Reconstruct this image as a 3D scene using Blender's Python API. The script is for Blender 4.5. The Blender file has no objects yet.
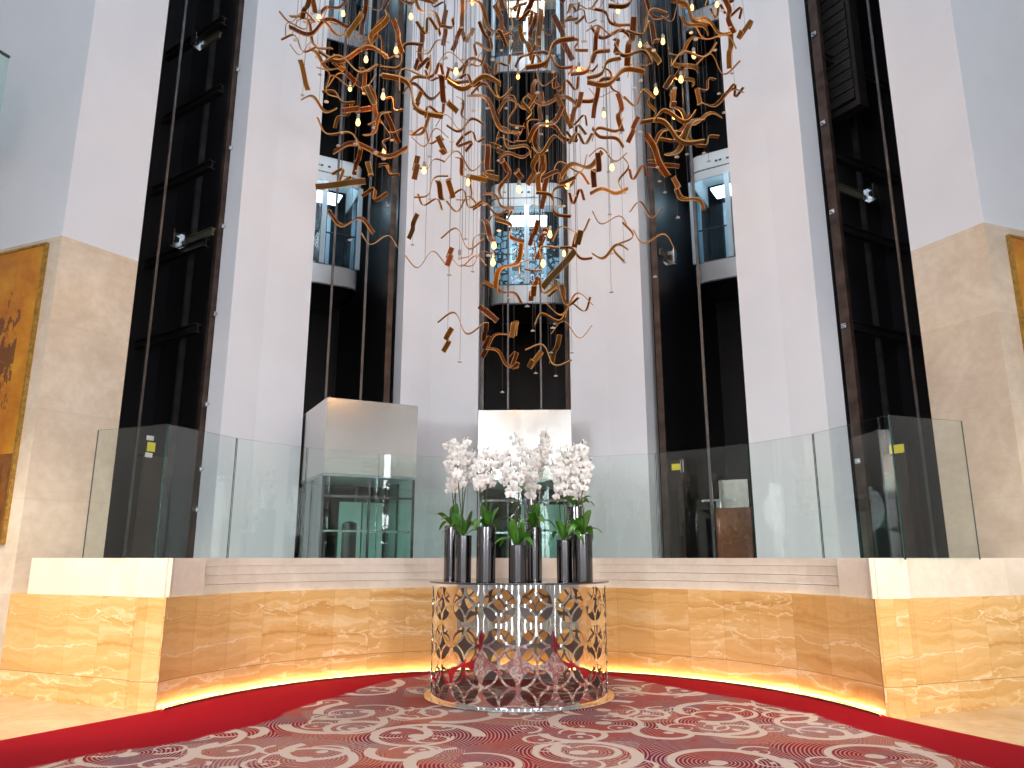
import bpy, bmesh, math, random
from mathutils import Vector, Matrix
from mathutils.geometry import delaunay_2d_cdt
rnd = random.Random(11)
S = bpy.context.scene
COL = S.collection
PI = math.pi
# ------------------------------------------------------------------ camera
H = 1.4
F = 756.0
PITCH = math.atan(174.0 / F)
SP, CP = math.sin(PITCH), math.cos(PITCH)
CAM = Vector((0, 0, H))
cd = bpy.data.cameras.new('camera')
cd.sensor_width = 36.0
cd.lens = F / 1024 * 36
cd.clip_start = .05
cd.clip_end = 200
cam = bpy.data.objects.new('camera', cd)
COL.objects.link(cam)
cam.location = CAM
cam.rotation_euler = (PI / 2 + PITCH, 0, 0)
S.camera = cam
S.view_settings.view_transform = 'Standard'
S.view_settings.look = 'None'
S.view_settings.gamma = 1
S.view_settings.exposure = 0.0
S.view_settings.use_curve_mapping = False
S.cycles.use_denoising = True
S.cycles.max_bounces = 8
S.cycles.diffuse_bounces = 3
S.cycles.glossy_bounces = 5
S.cycles.transmission_bounces = 6
S.cycles.transparent_max_bounces = 24
S.cycles.sample_clamp_indirect = 6
S.cycles.caustics_reflective = False
S.cycles.caustics_refractive = False


def ray(px, py):
    a = (px - 512) / F
    b = (384 - py) / F
    return Vector((a, CP - b * SP, SP + b * CP))


def at(px, py, Y):
    d = ray(px, py)
    return CAM + d * (Y / d.y)


def on_floor(px, py, z=0.0):
    d = ray(px, py)
    return CAM + d * ((z - H) / d.z)


# arrangement: everything lies on circles about CC, turned by DEL
CC = Vector((0.0, 6.79))
DEL = 0.04


def pol(r, th, z=0.0):
    a = th + DEL
    return Vector((CC.x + r * math.sin(a), CC.y + r * math.cos(a), z))


def th_of(t, r):
    """angle about CC of the point at radius r that is seen under the horizontal tangent t"""
    # (t*Y, Y) with |P-CC| = r
    A = t * t + 1
    B = -2 * (t * CC.x + CC.y)
    C_ = CC.x ** 2 + CC.y ** 2 - r * r
    Y = (-B + math.sqrt(B * B - 4 * A * C_)) / (2 * A)
    return math.atan2(t * Y - CC.x, Y - CC.y) - DEL


# ------------------------------------------------------------------ materials
def newmat(name):
    m = bpy.data.materials.new(name)
    m.use_nodes = True
    nt = m.node_tree
    nt.nodes.clear()
    out = nt.nodes.new('ShaderNodeOutputMaterial')
    return m, nt, out


def node(nt, typ, props=None, **ins):
    n = nt.nodes.new(typ)
    for k, v in (props or {}).items():
        setattr(n, k, v)
    for k, v in ins.items():
        key = int(k[1:]) if k[0] == 'i' and k[1:].isdigit() else k.replace('_', ' ')
        s = n.inputs[key]
        if isinstance(v, bpy.types.NodeSocket):
            nt.links.new(v, s)
        else:
            s.default_value = v
    return n


def M_(nt, op, a, b=0.0, c=None, clamp=False):
    n = nt.nodes.new('ShaderNodeMath')
    n.operation = op
    n.use_clamp = clamp
    for i, v in enumerate((a, b, c)):
        if v is None:
            continue
        if isinstance(v, bpy.types.NodeSocket):
            nt.links.new(v, n.inputs[i])
        else:
            n.inputs[i].default_value = v
    return n.outputs[0]


def ramp(nt, fac, stops, interp='LINEAR'):
    n = nt.nodes.new('ShaderNodeValToRGB')
    cr = n.color_ramp
    cr.interpolation = interp
    while len(cr.elements) > 1:
        cr.elements.remove(cr.elements[-1])
    cr.elements[0].position = stops[0][0]
    cr.elements[0].color = (*stops[0][1], 1)
    for p, c in stops[1:]:
        e = cr.elements.new(p)
        e.color = (*c, 1)
    nt.links.new(fac, n.inputs[0])
    return n.outputs[0]


def mix(nt, fac, a, b, mode='MIX'):
    n = nt.nodes.new('ShaderNodeMix')
    n.data_type = 'RGBA'
    n.blend_type = mode
    for i, v in ((0, fac), (6, a), (7, b)):
        if isinstance(v, bpy.types.NodeSocket):
            nt.links.new(v, n.inputs[i])
        elif i == 0:
            n.inputs[0].default_value = v
        else:
            n.inputs[i].default_value = (*v, 1)
    return n.outputs[2]


def principled(nt, out, **kw):
    b = node(nt, 'ShaderNodeBsdfPrincipled', None, **kw)
    nt.links.new(b.outputs[0], out.inputs[0])
    return b


def srgb(r, g, b):
    f = lambda c: (c / 255 / 12.92) if c / 255 <= .04045 else ((c / 255 + .055) / 1.055) ** 2.4
    return (f(r), f(g), f(b))


def flat(name, col, rough=.5, metal=0.0, spec=.5, noise=0.0, scale=8.0):
    m, nt, out = newmat(name)
    if noise:
        tc = node(nt, 'ShaderNodeTexCoord')
        nz = node(nt, 'ShaderNodeTexNoise', None, Vector=tc.outputs['Object'], Scale=scale, Detail=4.0)
        lo = tuple(c * (1 - noise) for c in col)
        hi = tuple(min(1, c * (1 + noise)) for c in col)
        c = ramp(nt, nz.outputs[0], [(.3, lo), (.7, hi)])
        b = principled(nt, out, Base_Color=c, Roughness=rough, Metallic=metal)
    else:
        b = principled(nt, out, Base_Color=(*col, 1), Roughness=rough, Metallic=metal)
    b.inputs['Specular IOR Level'].default_value = spec
    return m


def emit(name, col, strength):
    m, nt, out = newmat(name)
    e = node(nt, 'ShaderNodeEmission', None, Color=(*col, 1), Strength=strength)
    nt.links.new(e.outputs[0], out.inputs[0])
    return m


def glass(name, tint, gloss=1.0, ior=1.5):
    m, nt, out = newmat(name)
    tr = node(nt, 'ShaderNodeBsdfTransparent', None, Color=(*tint, 1))
    gl = node(nt, 'ShaderNodeBsdfGlossy', None, Color=(1, 1, 1, 1), Roughness=0.0)
    gm = node(nt, 'ShaderNodeNewGeometry')
    io = M_(nt, 'MULTIPLY_ADD', gm.outputs['Backfacing'], 1.0 / ior - ior, ior)
    fr = node(nt, 'ShaderNodeFresnel', None, IOR=io)
    f = M_(nt, 'MULTIPLY', fr.outputs[0], gloss, clamp=True)
    mx = node(nt, 'ShaderNodeMixShader', None)
    nt.links.new(f, mx.inputs[0])
    nt.links.new(tr.outputs[0], mx.inputs[1])
    nt.links.new(gl.outputs[0], mx.inputs[2])
    nt.links.new(mx.outputs[0], out.inputs[0])
    return m


MAT = {}
MAT['plaster'] = flat('white_plaster', (.775, .785, .835), .62, spec=.3, noise=.02, scale=1.5)
MAT['black'] = flat('black_cladding', (.010, .009, .011), .38, spec=.35)
MAT['blackmetal'] = flat('black_steel', (.022, .02, .022), .35, 0.4, noise=.3, scale=3)
MAT['darkbrown'] = flat('dark_brown_panel', (.022, .012, .009), .3)
MAT['rail'] = flat('rail_steel', (.12, .115, .12), .35, .8, noise=.3, scale=4)
MAT['rust'] = flat('oiled_rail_steel', (.075, .05, .04), .4, .6, noise=.5, scale=5)
MAT['bracket'] = flat('galvanised_steel', (.55, .56, .58), .25, 1.0, noise=.25, scale=9)
MAT['olive'] = flat('olive_painted_steel', (.09, .085, .06), .5, .3)
MAT['chrome'] = flat('polished_steel', (.88, .87, .87), .035, 1.0)
MAT['plate'] = flat('dark_steel_plate', (.25, .24, .24), .12, 1.0)
MAT['inner'] = flat('raw_inner_steel', (.23, .20, .19), .4, .6)
MAT['vase'] = flat('black_glazed_vase', (.14, .132, .138), .11, 1.0)
MAT['leaf'] = flat('orchid_leaf', (.058, .20, .018), .35, noise=.5, scale=14)
MAT['stem'] = flat('orchid_stem', (.055, .075, .02), .5)
MAT['petal'] = flat('orchid_petal', (.86, .83, .80), .55, noise=.05, scale=30)
MAT['lip'] = flat('orchid_lip', (.72, .58, .44), .5)
MAT['cable'] = flat('thin_wire', (.07, .07, .08), .45, .3)
MAT['disc'] = flat('white_disc', (.62, .6, .58), .4)
MAT['socket'] = flat('grey_socket', (.28, .28, .28), .35, .7)
MAT['white'] = flat('white_enamel', (.78, .8, .82), .4)
MAT['carsteel'] = flat('satin_car_steel', (.72, .72, .74), .32, .45, noise=.06, scale=2)
MAT['pitback'] = flat('pale_green_pit_back', (.52, .68, .64), .12)
MAT['carframe'] = flat('pale_blue_grey_frame', (.55, .66, .74), .35, .3)
MAT['yellow'] = flat('yellow_sticker', (.75, .66, .03), .5)
MAT['paper'] = flat('white_sticker', (.7, .7, .68), .5)
MAT['goldframe'] = flat('dull_gold_frame', (.42, .235, .045), .35, .6, noise=.35, scale=20)
MAT['facade'] = flat('facade_plaster', (.60, .58, .56), .6)
MAT['mullion'] = flat('window_mullion', (.06, .06, .065), .4)
MAT['glass'] = glass('balustrade_glass', (.962, 1.0, .986), 1.3)
MAT['clear'] = glass('cab_glass', (.80, .9, .95), 1.0)
MAT['pit'] = glass('green_pit_glass', (.86, .965, .94), 1.0)
MAT['edge'] = flat('green_glass_edge', (.03, .07, .06), .2)
MAT['bulb'] = emit('warm_bulb', (1.0, .58, .19), 4.0)
MAT['led'] = emit('warm_led', (1.0, .78, .42), 38)
MAT['carlight'] = emit('cool_cab_light', (.72, .9, 1.0), 7)
MAT['warmlamp'] = emit('warm_landing_lamp', (1.0, .72, .5), 5)


def brushed():
    m, nt, out = newmat('brushed_steel')
    tc = node(nt, 'ShaderNodeTexCoord')
    mp = node(nt, 'ShaderNodeMapping', None, Vector=tc.outputs['Object'], Scale=(60, 60, .6))
    nz = node(nt, 'ShaderNodeTexNoise', None, Vector=mp.outputs[0], Scale=4.0, Detail=2.0)
    r = M_(nt, 'MULTIPLY_ADD', nz.outputs[0], .03, .19)
    principled(nt, out, Base_Color=(.66, .62, .58, 1), Metallic=1.0, Roughness=r)
    return m


MAT['brushed'] = brushed()


def wood_ribbon():
    m, nt, out = newmat('ribbon_veneer')
    oi = node(nt, 'ShaderNodeObjectInfo')
    c = ramp(nt, oi.outputs['Random'], [(0, (.07, .014, .003)), (.3, (.13, .027, .004)), (.55, (.20, .056, .006)), (.8, (.22, .09, .008)), (1, (.10, .05, .012))])
    tc = node(nt, 'ShaderNodeTexCoord')
    mp = node(nt, 'ShaderNodeMapping', None, Vector=tc.outputs['Object'], Scale=(6, 60, 60))
    nz = node(nt, 'ShaderNodeTexNoise', None, Vector=mp.outputs[0], Scale=2.0, Detail=3.0)
    c2 = mix(nt, nz.outputs[0], (.25, .25, .25), (1.1, 1.1, 1.1))
    c3 = mix(nt, 1.0, c, c2, 'MULTIPLY')
    principled(nt, out, Base_Color=c3, Roughness=.5).inputs['Specular IOR Level'].default_value = .1
    return m


MAT['ribbon'] = wood_ribbon()
MAT['gilt'] = flat('gilt_edge', (.48, .24, .065), .4, 0.0, .3)


def onyx():
    m, nt, out = newmat('amber_onyx')
    uv = node(nt, 'ShaderNodeUVMap')
    sx = node(nt, 'ShaderNodeSeparateXYZ', None, i0=uv.outputs[0])
    u, v = sx.outputs[0], sx.outputs[1]
    TW = .46
    cu = M_(nt, 'FLOOR', M_(nt, 'DIVIDE', u, TW))
    row = M_(nt, 'GREATER_THAN', v, .26)
    cell = node(nt, 'ShaderNodeCombineXYZ', None, i0=cu, i1=row)
    wn = node(nt, 'ShaderNodeTexWhiteNoise', None, Vector=cell.outputs[0])
    big = node(nt, 'ShaderNodeCombineXYZ', None, i0=M_(nt, 'FLOOR', M_(nt, 'DIVIDE', u, TW * 3)), i1=row)
    wb = node(nt, 'ShaderNodeTexWhiteNoise', None, Vector=big.outputs[0])
    # strata: v bent by noise, shifted slab by slab
    p = node(nt, 'ShaderNodeCombineXYZ', None, i0=M_(nt, 'MULTIPLY', u, .8), i1=M_(nt, 'MULTIPLY', v, 2.2), i2=M_(nt, 'MULTIPLY', wb.outputs[0], 7.0))
    n1 = node(nt, 'ShaderNodeTexNoise', None, Vector=p.outputs[0], Scale=1.6, Detail=5.0, Roughness=.55)
    bend = M_(nt, 'MULTIPLY_ADD', n1.outputs[0], .55, v)
    st = node(nt, 'ShaderNodeCombineXYZ', None, i0=M_(nt, 'MULTIPLY', u, .12), i1=M_(nt, 'MULTIPLY', bend, 7.0), i2=M_(nt, 'MULTIPLY', wb.outputs[0], 5.0))
    n2 = node(nt, 'ShaderNodeTexNoise', None, Vector=st.outputs[0], Scale=1.3, Detail=6.0, Roughness=.6)
    base = ramp(nt, n2.outputs[0], [(.25, srgb(206, 148, 82)), (.42, srgb(228, 178, 110)), (.55, srgb(238, 194, 130)), (.68, srgb(244, 211, 158)), (.8, srgb(248, 225, 182))])
    vein = M_(nt, 'ABSOLUTE', M_(nt, 'SUBTRACT', M_(nt, 'FRACT', M_(nt, 'MULTIPLY', bend, 3.1)), .5))
    vm = M_(nt, 'MULTIPLY', M_(nt, 'LESS_THAN', vein, .03), M_(nt, 'GREATER_THAN', n2.outputs[0], .47))
    base = mix(nt, M_(nt, 'MULTIPLY', vm, .65), base, srgb(253, 232, 190))
    # crackle of pale veins in some slabs
    nd = node(nt, 'ShaderNodeTexNoise', None, Vector=p.outputs[0], Scale=3.0, Detail=5.0)
    pd = node(nt, 'ShaderNodeVectorMath', {'operation': 'MULTIPLY_ADD'}, i0=nd.outputs['Color'], i1=(.9, .9, .9), i2=p.outputs[0])
    vo = node(nt, 'ShaderNodeTexVoronoi', {'feature': 'DISTANCE_TO_EDGE'}, Vector=pd.outputs[0], Scale=1.1)
    nw = node(nt, 'ShaderNodeTexNoise', None, Vector=p.outputs[0], Scale=9.0, Detail=4.0)
    ck = M_(nt, 'LESS_THAN', M_(nt, 'MULTIPLY_ADD', nw.outputs[0], .12, vo.outputs[0]), .075)
    ckm = M_(nt, 'MULTIPLY', ck, M_(nt, 'GREATER_THAN', wb.outputs[0], .58))
    base = mix(nt, M_(nt, 'MULTIPLY', ckm, .6), base, srgb(252, 226, 178))
    tone = M_(nt, 'MULTIPLY_ADD', wn.outputs[0], .20, .86)
    tone = M_(nt, 'MULTIPLY', tone, M_(nt, 'MULTIPLY_ADD', wb.outputs[0], .22, .86))
    tcol = node(nt, 'ShaderNodeCombineXYZ', None, i0=M_(nt, 'POWER', tone, .6), i1=tone, i2=M_(nt, 'POWER', tone, 1.7))
    base = mix(nt, 1.0, base, tcol.outputs[0], 'MULTIPLY')
    # joints
    fu = M_(nt, 'ABSOLUTE', M_(nt, 'SUBTRACT', M_(nt, 'FRACT', M_(nt, 'DIVIDE', u, TW)), .5))
    j1 = M_(nt, 'GREATER_THAN', fu, .4935)
    j2 = M_(nt, 'LESS_THAN', M_(nt, 'ABSOLUTE', M_(nt, 'SUBTRACT', v, .26)), .004)
    j = M_(nt, 'MAXIMUM', j2, M_(nt, 'MULTIPLY', j1, .45))
    base = mix(nt, M_(nt, 'MULTIPLY', j, .55), base, srgb(150, 92, 40))
    principled(nt, out, Base_Color=base, Roughness=.16)
    return m


MAT['onyx'] = onyx()


def marble(name, c1, c2, c3, tile=(1.3, .62), rough=.18, joint=.35, sc=1.0):
    m, nt, out = newmat(name)
    uv = node(nt, 'ShaderNodeUVMap')
    sx = node(nt, 'ShaderNodeSeparateXYZ', None, i0=uv.outputs[0])
    n1 = node(nt, 'ShaderNodeTexNoise', None, Vector=uv.outputs[0], Scale=1.6 * sc, Detail=6.0, Roughness=.6, Distortion=.8)
    n2 = node(nt, 'ShaderNodeTexNoise', None, Vector=uv.outputs[0], Scale=9.0 * sc, Detail=5.0, Roughness=.65)
    f = M_(nt, 'MULTIPLY_ADD', n2.outputs[0], .35, M_(nt, 'MULTIPLY', n1.outputs[0], .65))
    cell = node(nt, 'ShaderNodeCombineXYZ', None, i0=M_(nt, 'FLOOR', M_(nt, 'DIVIDE', sx.outputs[0], tile[0])), i1=M_(nt, 'FLOOR', M_(nt, 'DIVIDE', sx.outputs[1], tile[1])))
    wn = node(nt, 'ShaderNodeTexWhiteNoise', None, Vector=cell.outputs[0])
    f = M_(nt, 'MULTIPLY_ADD', wn.outputs[0], .1, M_(nt, 'SUBTRACT', f, .05))
    c = ramp(nt, f, [(.32, c1), (.5, c2), (.66, c3)])
    ju = M_(nt, 'GREATER_THAN', M_(nt, 'ABSOLUTE', M_(nt, 'SUBTRACT', M_(nt, 'FRACT', M_(nt, 'DIVIDE', sx.outputs[0], tile[0])), .5)), .5 - .0025 / tile[0])
    jv = M_(nt, 'GREATER_THAN', M_(nt, 'ABSOLUTE', M_(nt, 'SUBTRACT', M_(nt, 'FRACT', M_(nt, 'DIVIDE', sx.outputs[1], tile[1])), .5)), .5 - .0025 / tile[1])
    j = M_(nt, 'MULTIPLY', M_(nt, 'MAXIMUM', ju, jv), joint)
    c = mix(nt, j, c, tuple(x * .7 for x in c1))
    principled(nt, out, Base_Color=c, Roughness=rough)
    return m


MAT['wallstone'] = marble('beige_wall_stone', srgb(202, 182, 160), srgb(216, 198, 177), srgb(228, 213, 194), (2.4, 1.02), .2, .3)
MAT['ledge'] = marble('cream_ledge_stone', srgb(226, 210, 190), srgb(238, 225, 207), srgb(246, 236, 221), (.9, 5), .25, .35)
MAT['greyledge'] = marble('banded_grey_stone', srgb(212, 197, 180), srgb(226, 212, 196), srgb(236, 224, 210), (2.2, 5), .3, .2)
MAT['floorstone'] = marble('polished_floor_stone', srgb(204, 170, 132), srgb(218, 188, 152), srgb(230, 204, 172), (.9, .9), .12, .5)
MAT['woodpanel'] = marble('walnut_panel', srgb(92, 54, 30), srgb(116, 70, 40), srgb(140, 90, 55), (5, 5), .35, 0, 1.5)


def carpet():
    m, nt, out = newmat('swirl_carpet')
    tc = node(nt, 'ShaderNodeTexCoord')
    at_ = node(nt, 'ShaderNodeAttribute', {'attribute_name': 'edge_distance'})
    P = tc.outputs['Object']

    def swirl(scale, seed, r0, w0):
        mp = node(nt, 'ShaderNodeMapping', None, Vector=P, Scale=(scale, scale, 0), Location=(seed * 3.7, seed * 1.9, 0))
        vo = node(nt, 'ShaderNodeTexVoronoi', {'feature': 'F1', 'voronoi_dimensions': '2D'}, Vector=mp.outputs[0], Scale=1.0, Randomness=.62)
        df = node(nt, 'ShaderNodeVectorMath', {'operation': 'SUBTRACT'}, i0=mp.outputs[0], i1=vo.outputs['Position'])
        s = node(nt, 'ShaderNodeSeparateXYZ', None, i0=df.outputs[0])
        ang = M_(nt, 'ARCTAN2', s.outputs[1], s.outputs[0])
        sc = node(nt, 'ShaderNodeSeparateXYZ', None, i0=vo.outputs['Color'])
        ph = M_(nt, 'MULTIPLY', sc.outputs[0], 6.283)
        a = M_(nt, 'ADD', ang, ph)
        ca = M_(nt, 'COSINE', a)
        d = vo.outputs['Distance']
        # a spiral arm: radius grows with the angle, thick at one end, thin at the other
        fr = M_(nt, 'FRACT', M_(nt, 'DIVIDE', a, 6.28319))
        rr = M_(nt, 'MULTIPLY_ADD', fr, -.20, r0)
        wd = M_(nt, 'MULTIPLY_ADD', fr, -w0 * .75, w0)
        band = M_(nt, 'LESS_THAN', M_(nt, 'ABSOLUTE', M_(nt, 'SUBTRACT', d, rr)), wd)
        core = M_(nt, 'LESS_THAN', M_(nt, 'MULTIPLY_ADD', ca, .035, d), .06)
        off = M_(nt, 'MULTIPLY_ADD', ca, .05, d)
        rg = M_(nt, 'SINE', M_(nt, 'MULTIPLY', off, 215.0))
        rings = M_(nt, 'GREATER_THAN', rg, .38)
        rings = M_(nt, 'MULTIPLY', rings, M_(nt, 'LESS_THAN', off, .8))
        return M_(nt, 'MAXIMUM', band, core), rings, sc.outputs[1]

    b1, r1, k1 = swirl(.95, 1.0, .45, .052)
    b2, r2, k2 = swirl(1.5, 2.3, .42, .066)
    bands = M_(nt, 'MAXIMUM', b1, M_(nt, 'MULTIPLY', b2, M_(nt, 'GREATER_THAN', k2, .45)))
    b3, r3, k3 = swirl(2.6, 5.1, .40, .05)
    bands = M_(nt, 'MAXIMUM', bands, M_(nt, 'MULTIPLY', b3, M_(nt, 'GREATER_THAN', k3, .55)))
    rings = M_(nt, 'MAXIMUM', r1, M_(nt, 'MULTIPLY', r2, M_(nt, 'GREATER_THAN', k2, .6)))
    nz = node(nt, 'ShaderNodeTexNoise', None, Vector=P, Scale=1.7, Detail=3.0)
    fine = node(nt, 'ShaderNodeTexNoise', None, Vector=P, Scale=160.0, Detail=2.0)
    ground = ramp(nt, nz.outputs[0], [(.32, srgb(104, 36, 72)), (.5, srgb(136, 32, 52)), (.66, srgb(156, 26, 42))])
    ringc = ramp(nt, nz.outputs[0], [(.35, srgb(206, 176, 160)), (.6, srgb(202, 150, 120))])
    c = mix(nt, M_(nt, 'MULTIPLY', rings, .75), ground, ringc)
    c = mix(nt, M_(nt, 'MULTIPLY', bands, .95), c, srgb(214, 190, 174))
    # plain crimson border along the edge of the carpet, broken up where the pattern starts
    lim = M_(nt, 'MULTIPLY_ADD', nz.outputs[0], .3, -.06)
    lim = M_(nt, 'MULTIPLY_ADD', fine.outputs[0], .16, M_(nt, 'SUBTRACT', lim, .08))
    msk = M_(nt, 'GREATER_THAN', M_(nt, 'ADD', at_.outputs['Fac'], lim), 0.0)
    red = srgb(158, 12, 30)
    c = mix(nt, msk, red, c)
    tone = M_(nt, 'MULTIPLY_ADD', fine.outputs[0], .5, .75)
    tv = node(nt, 'ShaderNodeCombineXYZ', None, i0=tone, i1=tone, i2=tone)
    c = mix(nt, 1.0, c, tv.outputs[0], 'MULTIPLY')
    b = principled(nt, out, Base_Color=c, Roughness=.95)
    b.inputs['Specular IOR Level'].default_value = .1
    return m


MAT['carpet'] = carpet()


def gold_canvas():
    m, nt, out = newmat('gold_abstract_canvas')
    uv = node(nt, 'ShaderNodeUVMap')
    sx = node(nt, 'ShaderNodeSeparateXYZ', None, i0=uv.outputs[0])
    n1 = node(nt, 'ShaderNodeTexNoise', None, Vector=uv.outputs[0], Scale=1.4, Detail=6.0, Roughness=.65)
    mp = node(nt, 'ShaderNodeMapping', None, Vector=uv.outputs[0], Scale=(5.0, 2.2, 1))
    n2 = node(nt, 'ShaderNodeTexNoise', None, Vector=mp.outputs[0], Scale=2.2, Detail=5.0, Roughness=.7)
    c = ramp(nt, n1.outputs[0], [(.3, srgb(176, 92, 8)), (.48, srgb(208, 130, 14)), (.62, srgb(224, 156, 34)), (.75, srgb(196, 108, 22))])
    # dark worn patches gathered half way up, away from the inner edge
    hh = M_(nt, 'ABSOLUTE', M_(nt, 'SUBTRACT', sx.outputs[1], 2.15))
    wgt = M_(nt, 'SUBTRACT', M_(nt, 'MULTIPLY_ADD', hh, -.26, .22), M_(nt, 'MULTIPLY', M_(nt, 'LESS_THAN', sx.outputs[0], .28), .22))
    pm = M_(nt, 'GREATER_THAN', M_(nt, 'ADD', n2.outputs[0], wgt), .64)
    c = mix(nt, M_(nt, 'MULTIPLY', pm, .8), c, srgb(84, 40, 22))
    low = M_(nt, 'LESS_THAN', sx.outputs[1], 1.0)
    lowc = ramp(nt, n2.outputs[0], [(.35, srgb(110, 62, 18)), (.6, srgb(160, 100, 36))])
    c = mix(nt, low, c, lowc)
    principled(nt, out, Base_Color=c, Roughness=.35, Metallic=.25)
    return m


MAT['canvas'] = gold_canvas()


def cab_screen():
    """lift cab back wall, painted pale for the bright windows behind, with dark branching tracery"""
    m, nt, out = newmat('cab_window_view')
    uv = node(nt, 'ShaderNodeUVMap')
    vo = node(nt, 'ShaderNodeTexVoronoi', {'feature': 'DISTANCE_TO_EDGE'}, Vector=uv.outputs[0], Scale=6.0)
    nz = node(nt, 'ShaderNodeTexNoise', None, Vector=uv.outputs[0], Scale=2.5, Detail=3.0)
    ln = M_(nt, 'LESS_THAN', vo.outputs[0], .09)
    ln = M_(nt, 'MAXIMUM', ln, M_(nt, 'GREATER_THAN', nz.outputs[0], .56))
    c = mix(nt, ln, srgb(200, 226, 238), srgb(24, 34, 44))
    principled(nt, out, Base_Color=c, Roughness=.3)
    return m


MAT['screen'] = cab_screen()


# ------------------------------------------------------------------ mesh helpers
class MB:
    def __init__(self):
        self.v, self.f, self.uv, self.mi, self.sm = [], [], [], [], []

    def face(self, pts, uvs=None, mi=0, smooth=False):
        k = len(self.v)
        self.v += [tuple(p) for p in pts]
        self.f.append(tuple(range(k, k + len(pts))))
        self.uv.append(uvs or [(p[0], p[2]) for p in pts])
        self.mi.append(mi)
        self.sm.append(smooth)

    def grid(self, rows, mi=0, smooth=True, closed=False, uvf=None):
        """rows of points, shared vertices"""
        k = len(self.v)
        n = len(rows[0])
        for r in rows:
            self.v += [tuple(p) for p in r]
        for i in range(len(rows) - 1):
            for j in range(n if closed else n - 1):
                j2 = (j + 1) % n
                ids = (k + i * n + j, k + i * n + j2, k + (i + 1) * n + j2, k + (i + 1) * n + j)
                self.f.append(ids)
                self.uv.append([(uvf(self.v[q]) if uvf else (self.v[q][0], self.v[q][2])) for q in ids])
                self.mi.append(mi)
                self.sm.append(smooth)

    def box(self, c, s, rz=0.0, mi=0):
        cx, cy, cz = c
        hx, hy, hz = s[0] / 2, s[1] / 2, s[2] / 2
        ca, sa = math.cos(rz), math.sin(rz)
        P = lambda x, y, z: (cx + x * ca - y * sa, cy + x * sa + y * ca, cz + z)
        q = [(-hx, -hy), (hx, -hy), (hx, hy), (-hx, hy)]
        for i in range(4):
            a, b = q[i], q[(i + 1) % 4]
            L = math.hypot(a[0] - b[0], a[1] - b[1])
            self.face([P(*a, -hz), P(*b, -hz), P(*b, hz), P(*a, hz)], [(0, cz - hz), (L, cz - hz), (L, cz + hz), (0, cz + hz)], mi)
        self.face([P(*p, hz) for p in q], [p for p in q], mi)
        self.face([P(*p, -hz) for p in q[::-1]], [p for p in q[::-1]], mi)

    def prism(self, poly, z0, z1, mi=0, cap=True, smooth_sides=False):
        """poly: counter-clockwise plan points; UV runs along the outline"""
        n = len(poly)
        u = 0
        for i in range(n):
            a, b = poly[i], poly[(i + 1) % n]
            L = math.hypot(a[0] - b[0], a[1] - b[1])
            self.face([(a[0], a[1], z0), (b[0], b[1], z0), (b[0], b[1], z1), (a[0], a[1], z1)], [(u, z0), (u + L, z0), (u + L, z1), (u, z1)], mi, smooth_sides)
            u += L
        if cap:
            self.face([(p[0], p[1], z1) for p in poly], [(p[0], p[1]) for p in poly], mi)
            self.face([(p[0], p[1], z0) for p in poly[::-1]], [(p[0], p[1]) for p in poly[::-1]], mi)

    def tube(self, pts, r, n=8, mi=0, cap=True):
        pts = [Vector(p) for p in pts]
        rs = r if isinstance(r, (list, tuple)) else [r] * len(pts)
        rows = []
        up = Vector((.31, .2, .93)).normalized()
        for i, p in enumerate(pts):
            t = (pts[min(i + 1, len(pts) - 1)] - pts[max(i - 1, 0)]).normalized()
            a = t.cross(up)
            if a.length < 1e-3:
                a = t.cross(Vector((1, 0, 0)))
            a.normalize()
            b = t.cross(a)
            rows.append([p + (a * math.cos(k / n * 2 * PI) + b * math.sin(k / n * 2 * PI)) * rs[i] for k in range(n)])
        self.grid(rows, mi, True, True)
        if cap:
            self.face(rows[0][::-1], None, mi)
            self.face(rows[-1], None, mi)

    def lathe(self, prof, n=32, mi=0, c=(0, 0), smooth=True):
        rows = [[(c[0] + r * math.cos(k / n * 2 * PI), c[1] + r * math.sin(k / n * 2 * PI), z) for k in range(n)] for r, z in prof]
        for a, b in zip(rows[:-1], rows[1:]):
            self.grid([a, b], mi, smooth, True)

    def mesh(self, name, mats):
        me = bpy.data.meshes.new(name)
        me.from_pydata(self.v, [], self.f)
        for m in mats:
            me.materials.append(MAT[m] if isinstance(m, str) else m)
        ul = me.uv_layers.new(name='UVMap')
        flatuv = [c for f in self.uv for p in f for c in p]
        ul.data.foreach_set('uv', flatuv)
        me.polygons.foreach_set('material_index', self.mi)
        me.polygons.foreach_set('use_smooth', self.sm)
        me.update()
        return me

    def build(self, name, mats, parent=None, weld=False):
        if not isinstance(mats, (list, tuple)):
            mats = [mats]
        me = self.mesh(name, mats)
        if weld:
            bm = bmesh.new()
            bm.from_mesh(me)
            bmesh.ops.remove_doubles(bm, verts=bm.verts, dist=1e-4)
            bmesh.ops.recalc_face_normals(bm, faces=bm.faces)
            bm.to_mesh(me)
            bm.free()
        return link(name, me, parent)


def link(name, data, parent=None):
    o = bpy.data.objects.new(name, data)
    COL.objects.link(o)
    if parent is not None:
        o.parent = parent
    return o


def tag(o, label, cat, group=None, kind=None):
    o['label'] = label
    o['category'] = cat
    if group:
        o['group'] = group
    if kind:
        o['kind'] = kind
    return o


def struct(o, label=None):
    o['kind'] = 'structure'
    if label:
        o['label'] = label
    return o


def empty(name, loc, rz=0.0):
    o = bpy.data.objects.new(name, None)
    o.empty_display_size = .1
    COL.objects.link(o)
    o.location = loc
    o.rotation_euler = (0, 0, rz)
    return o


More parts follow.
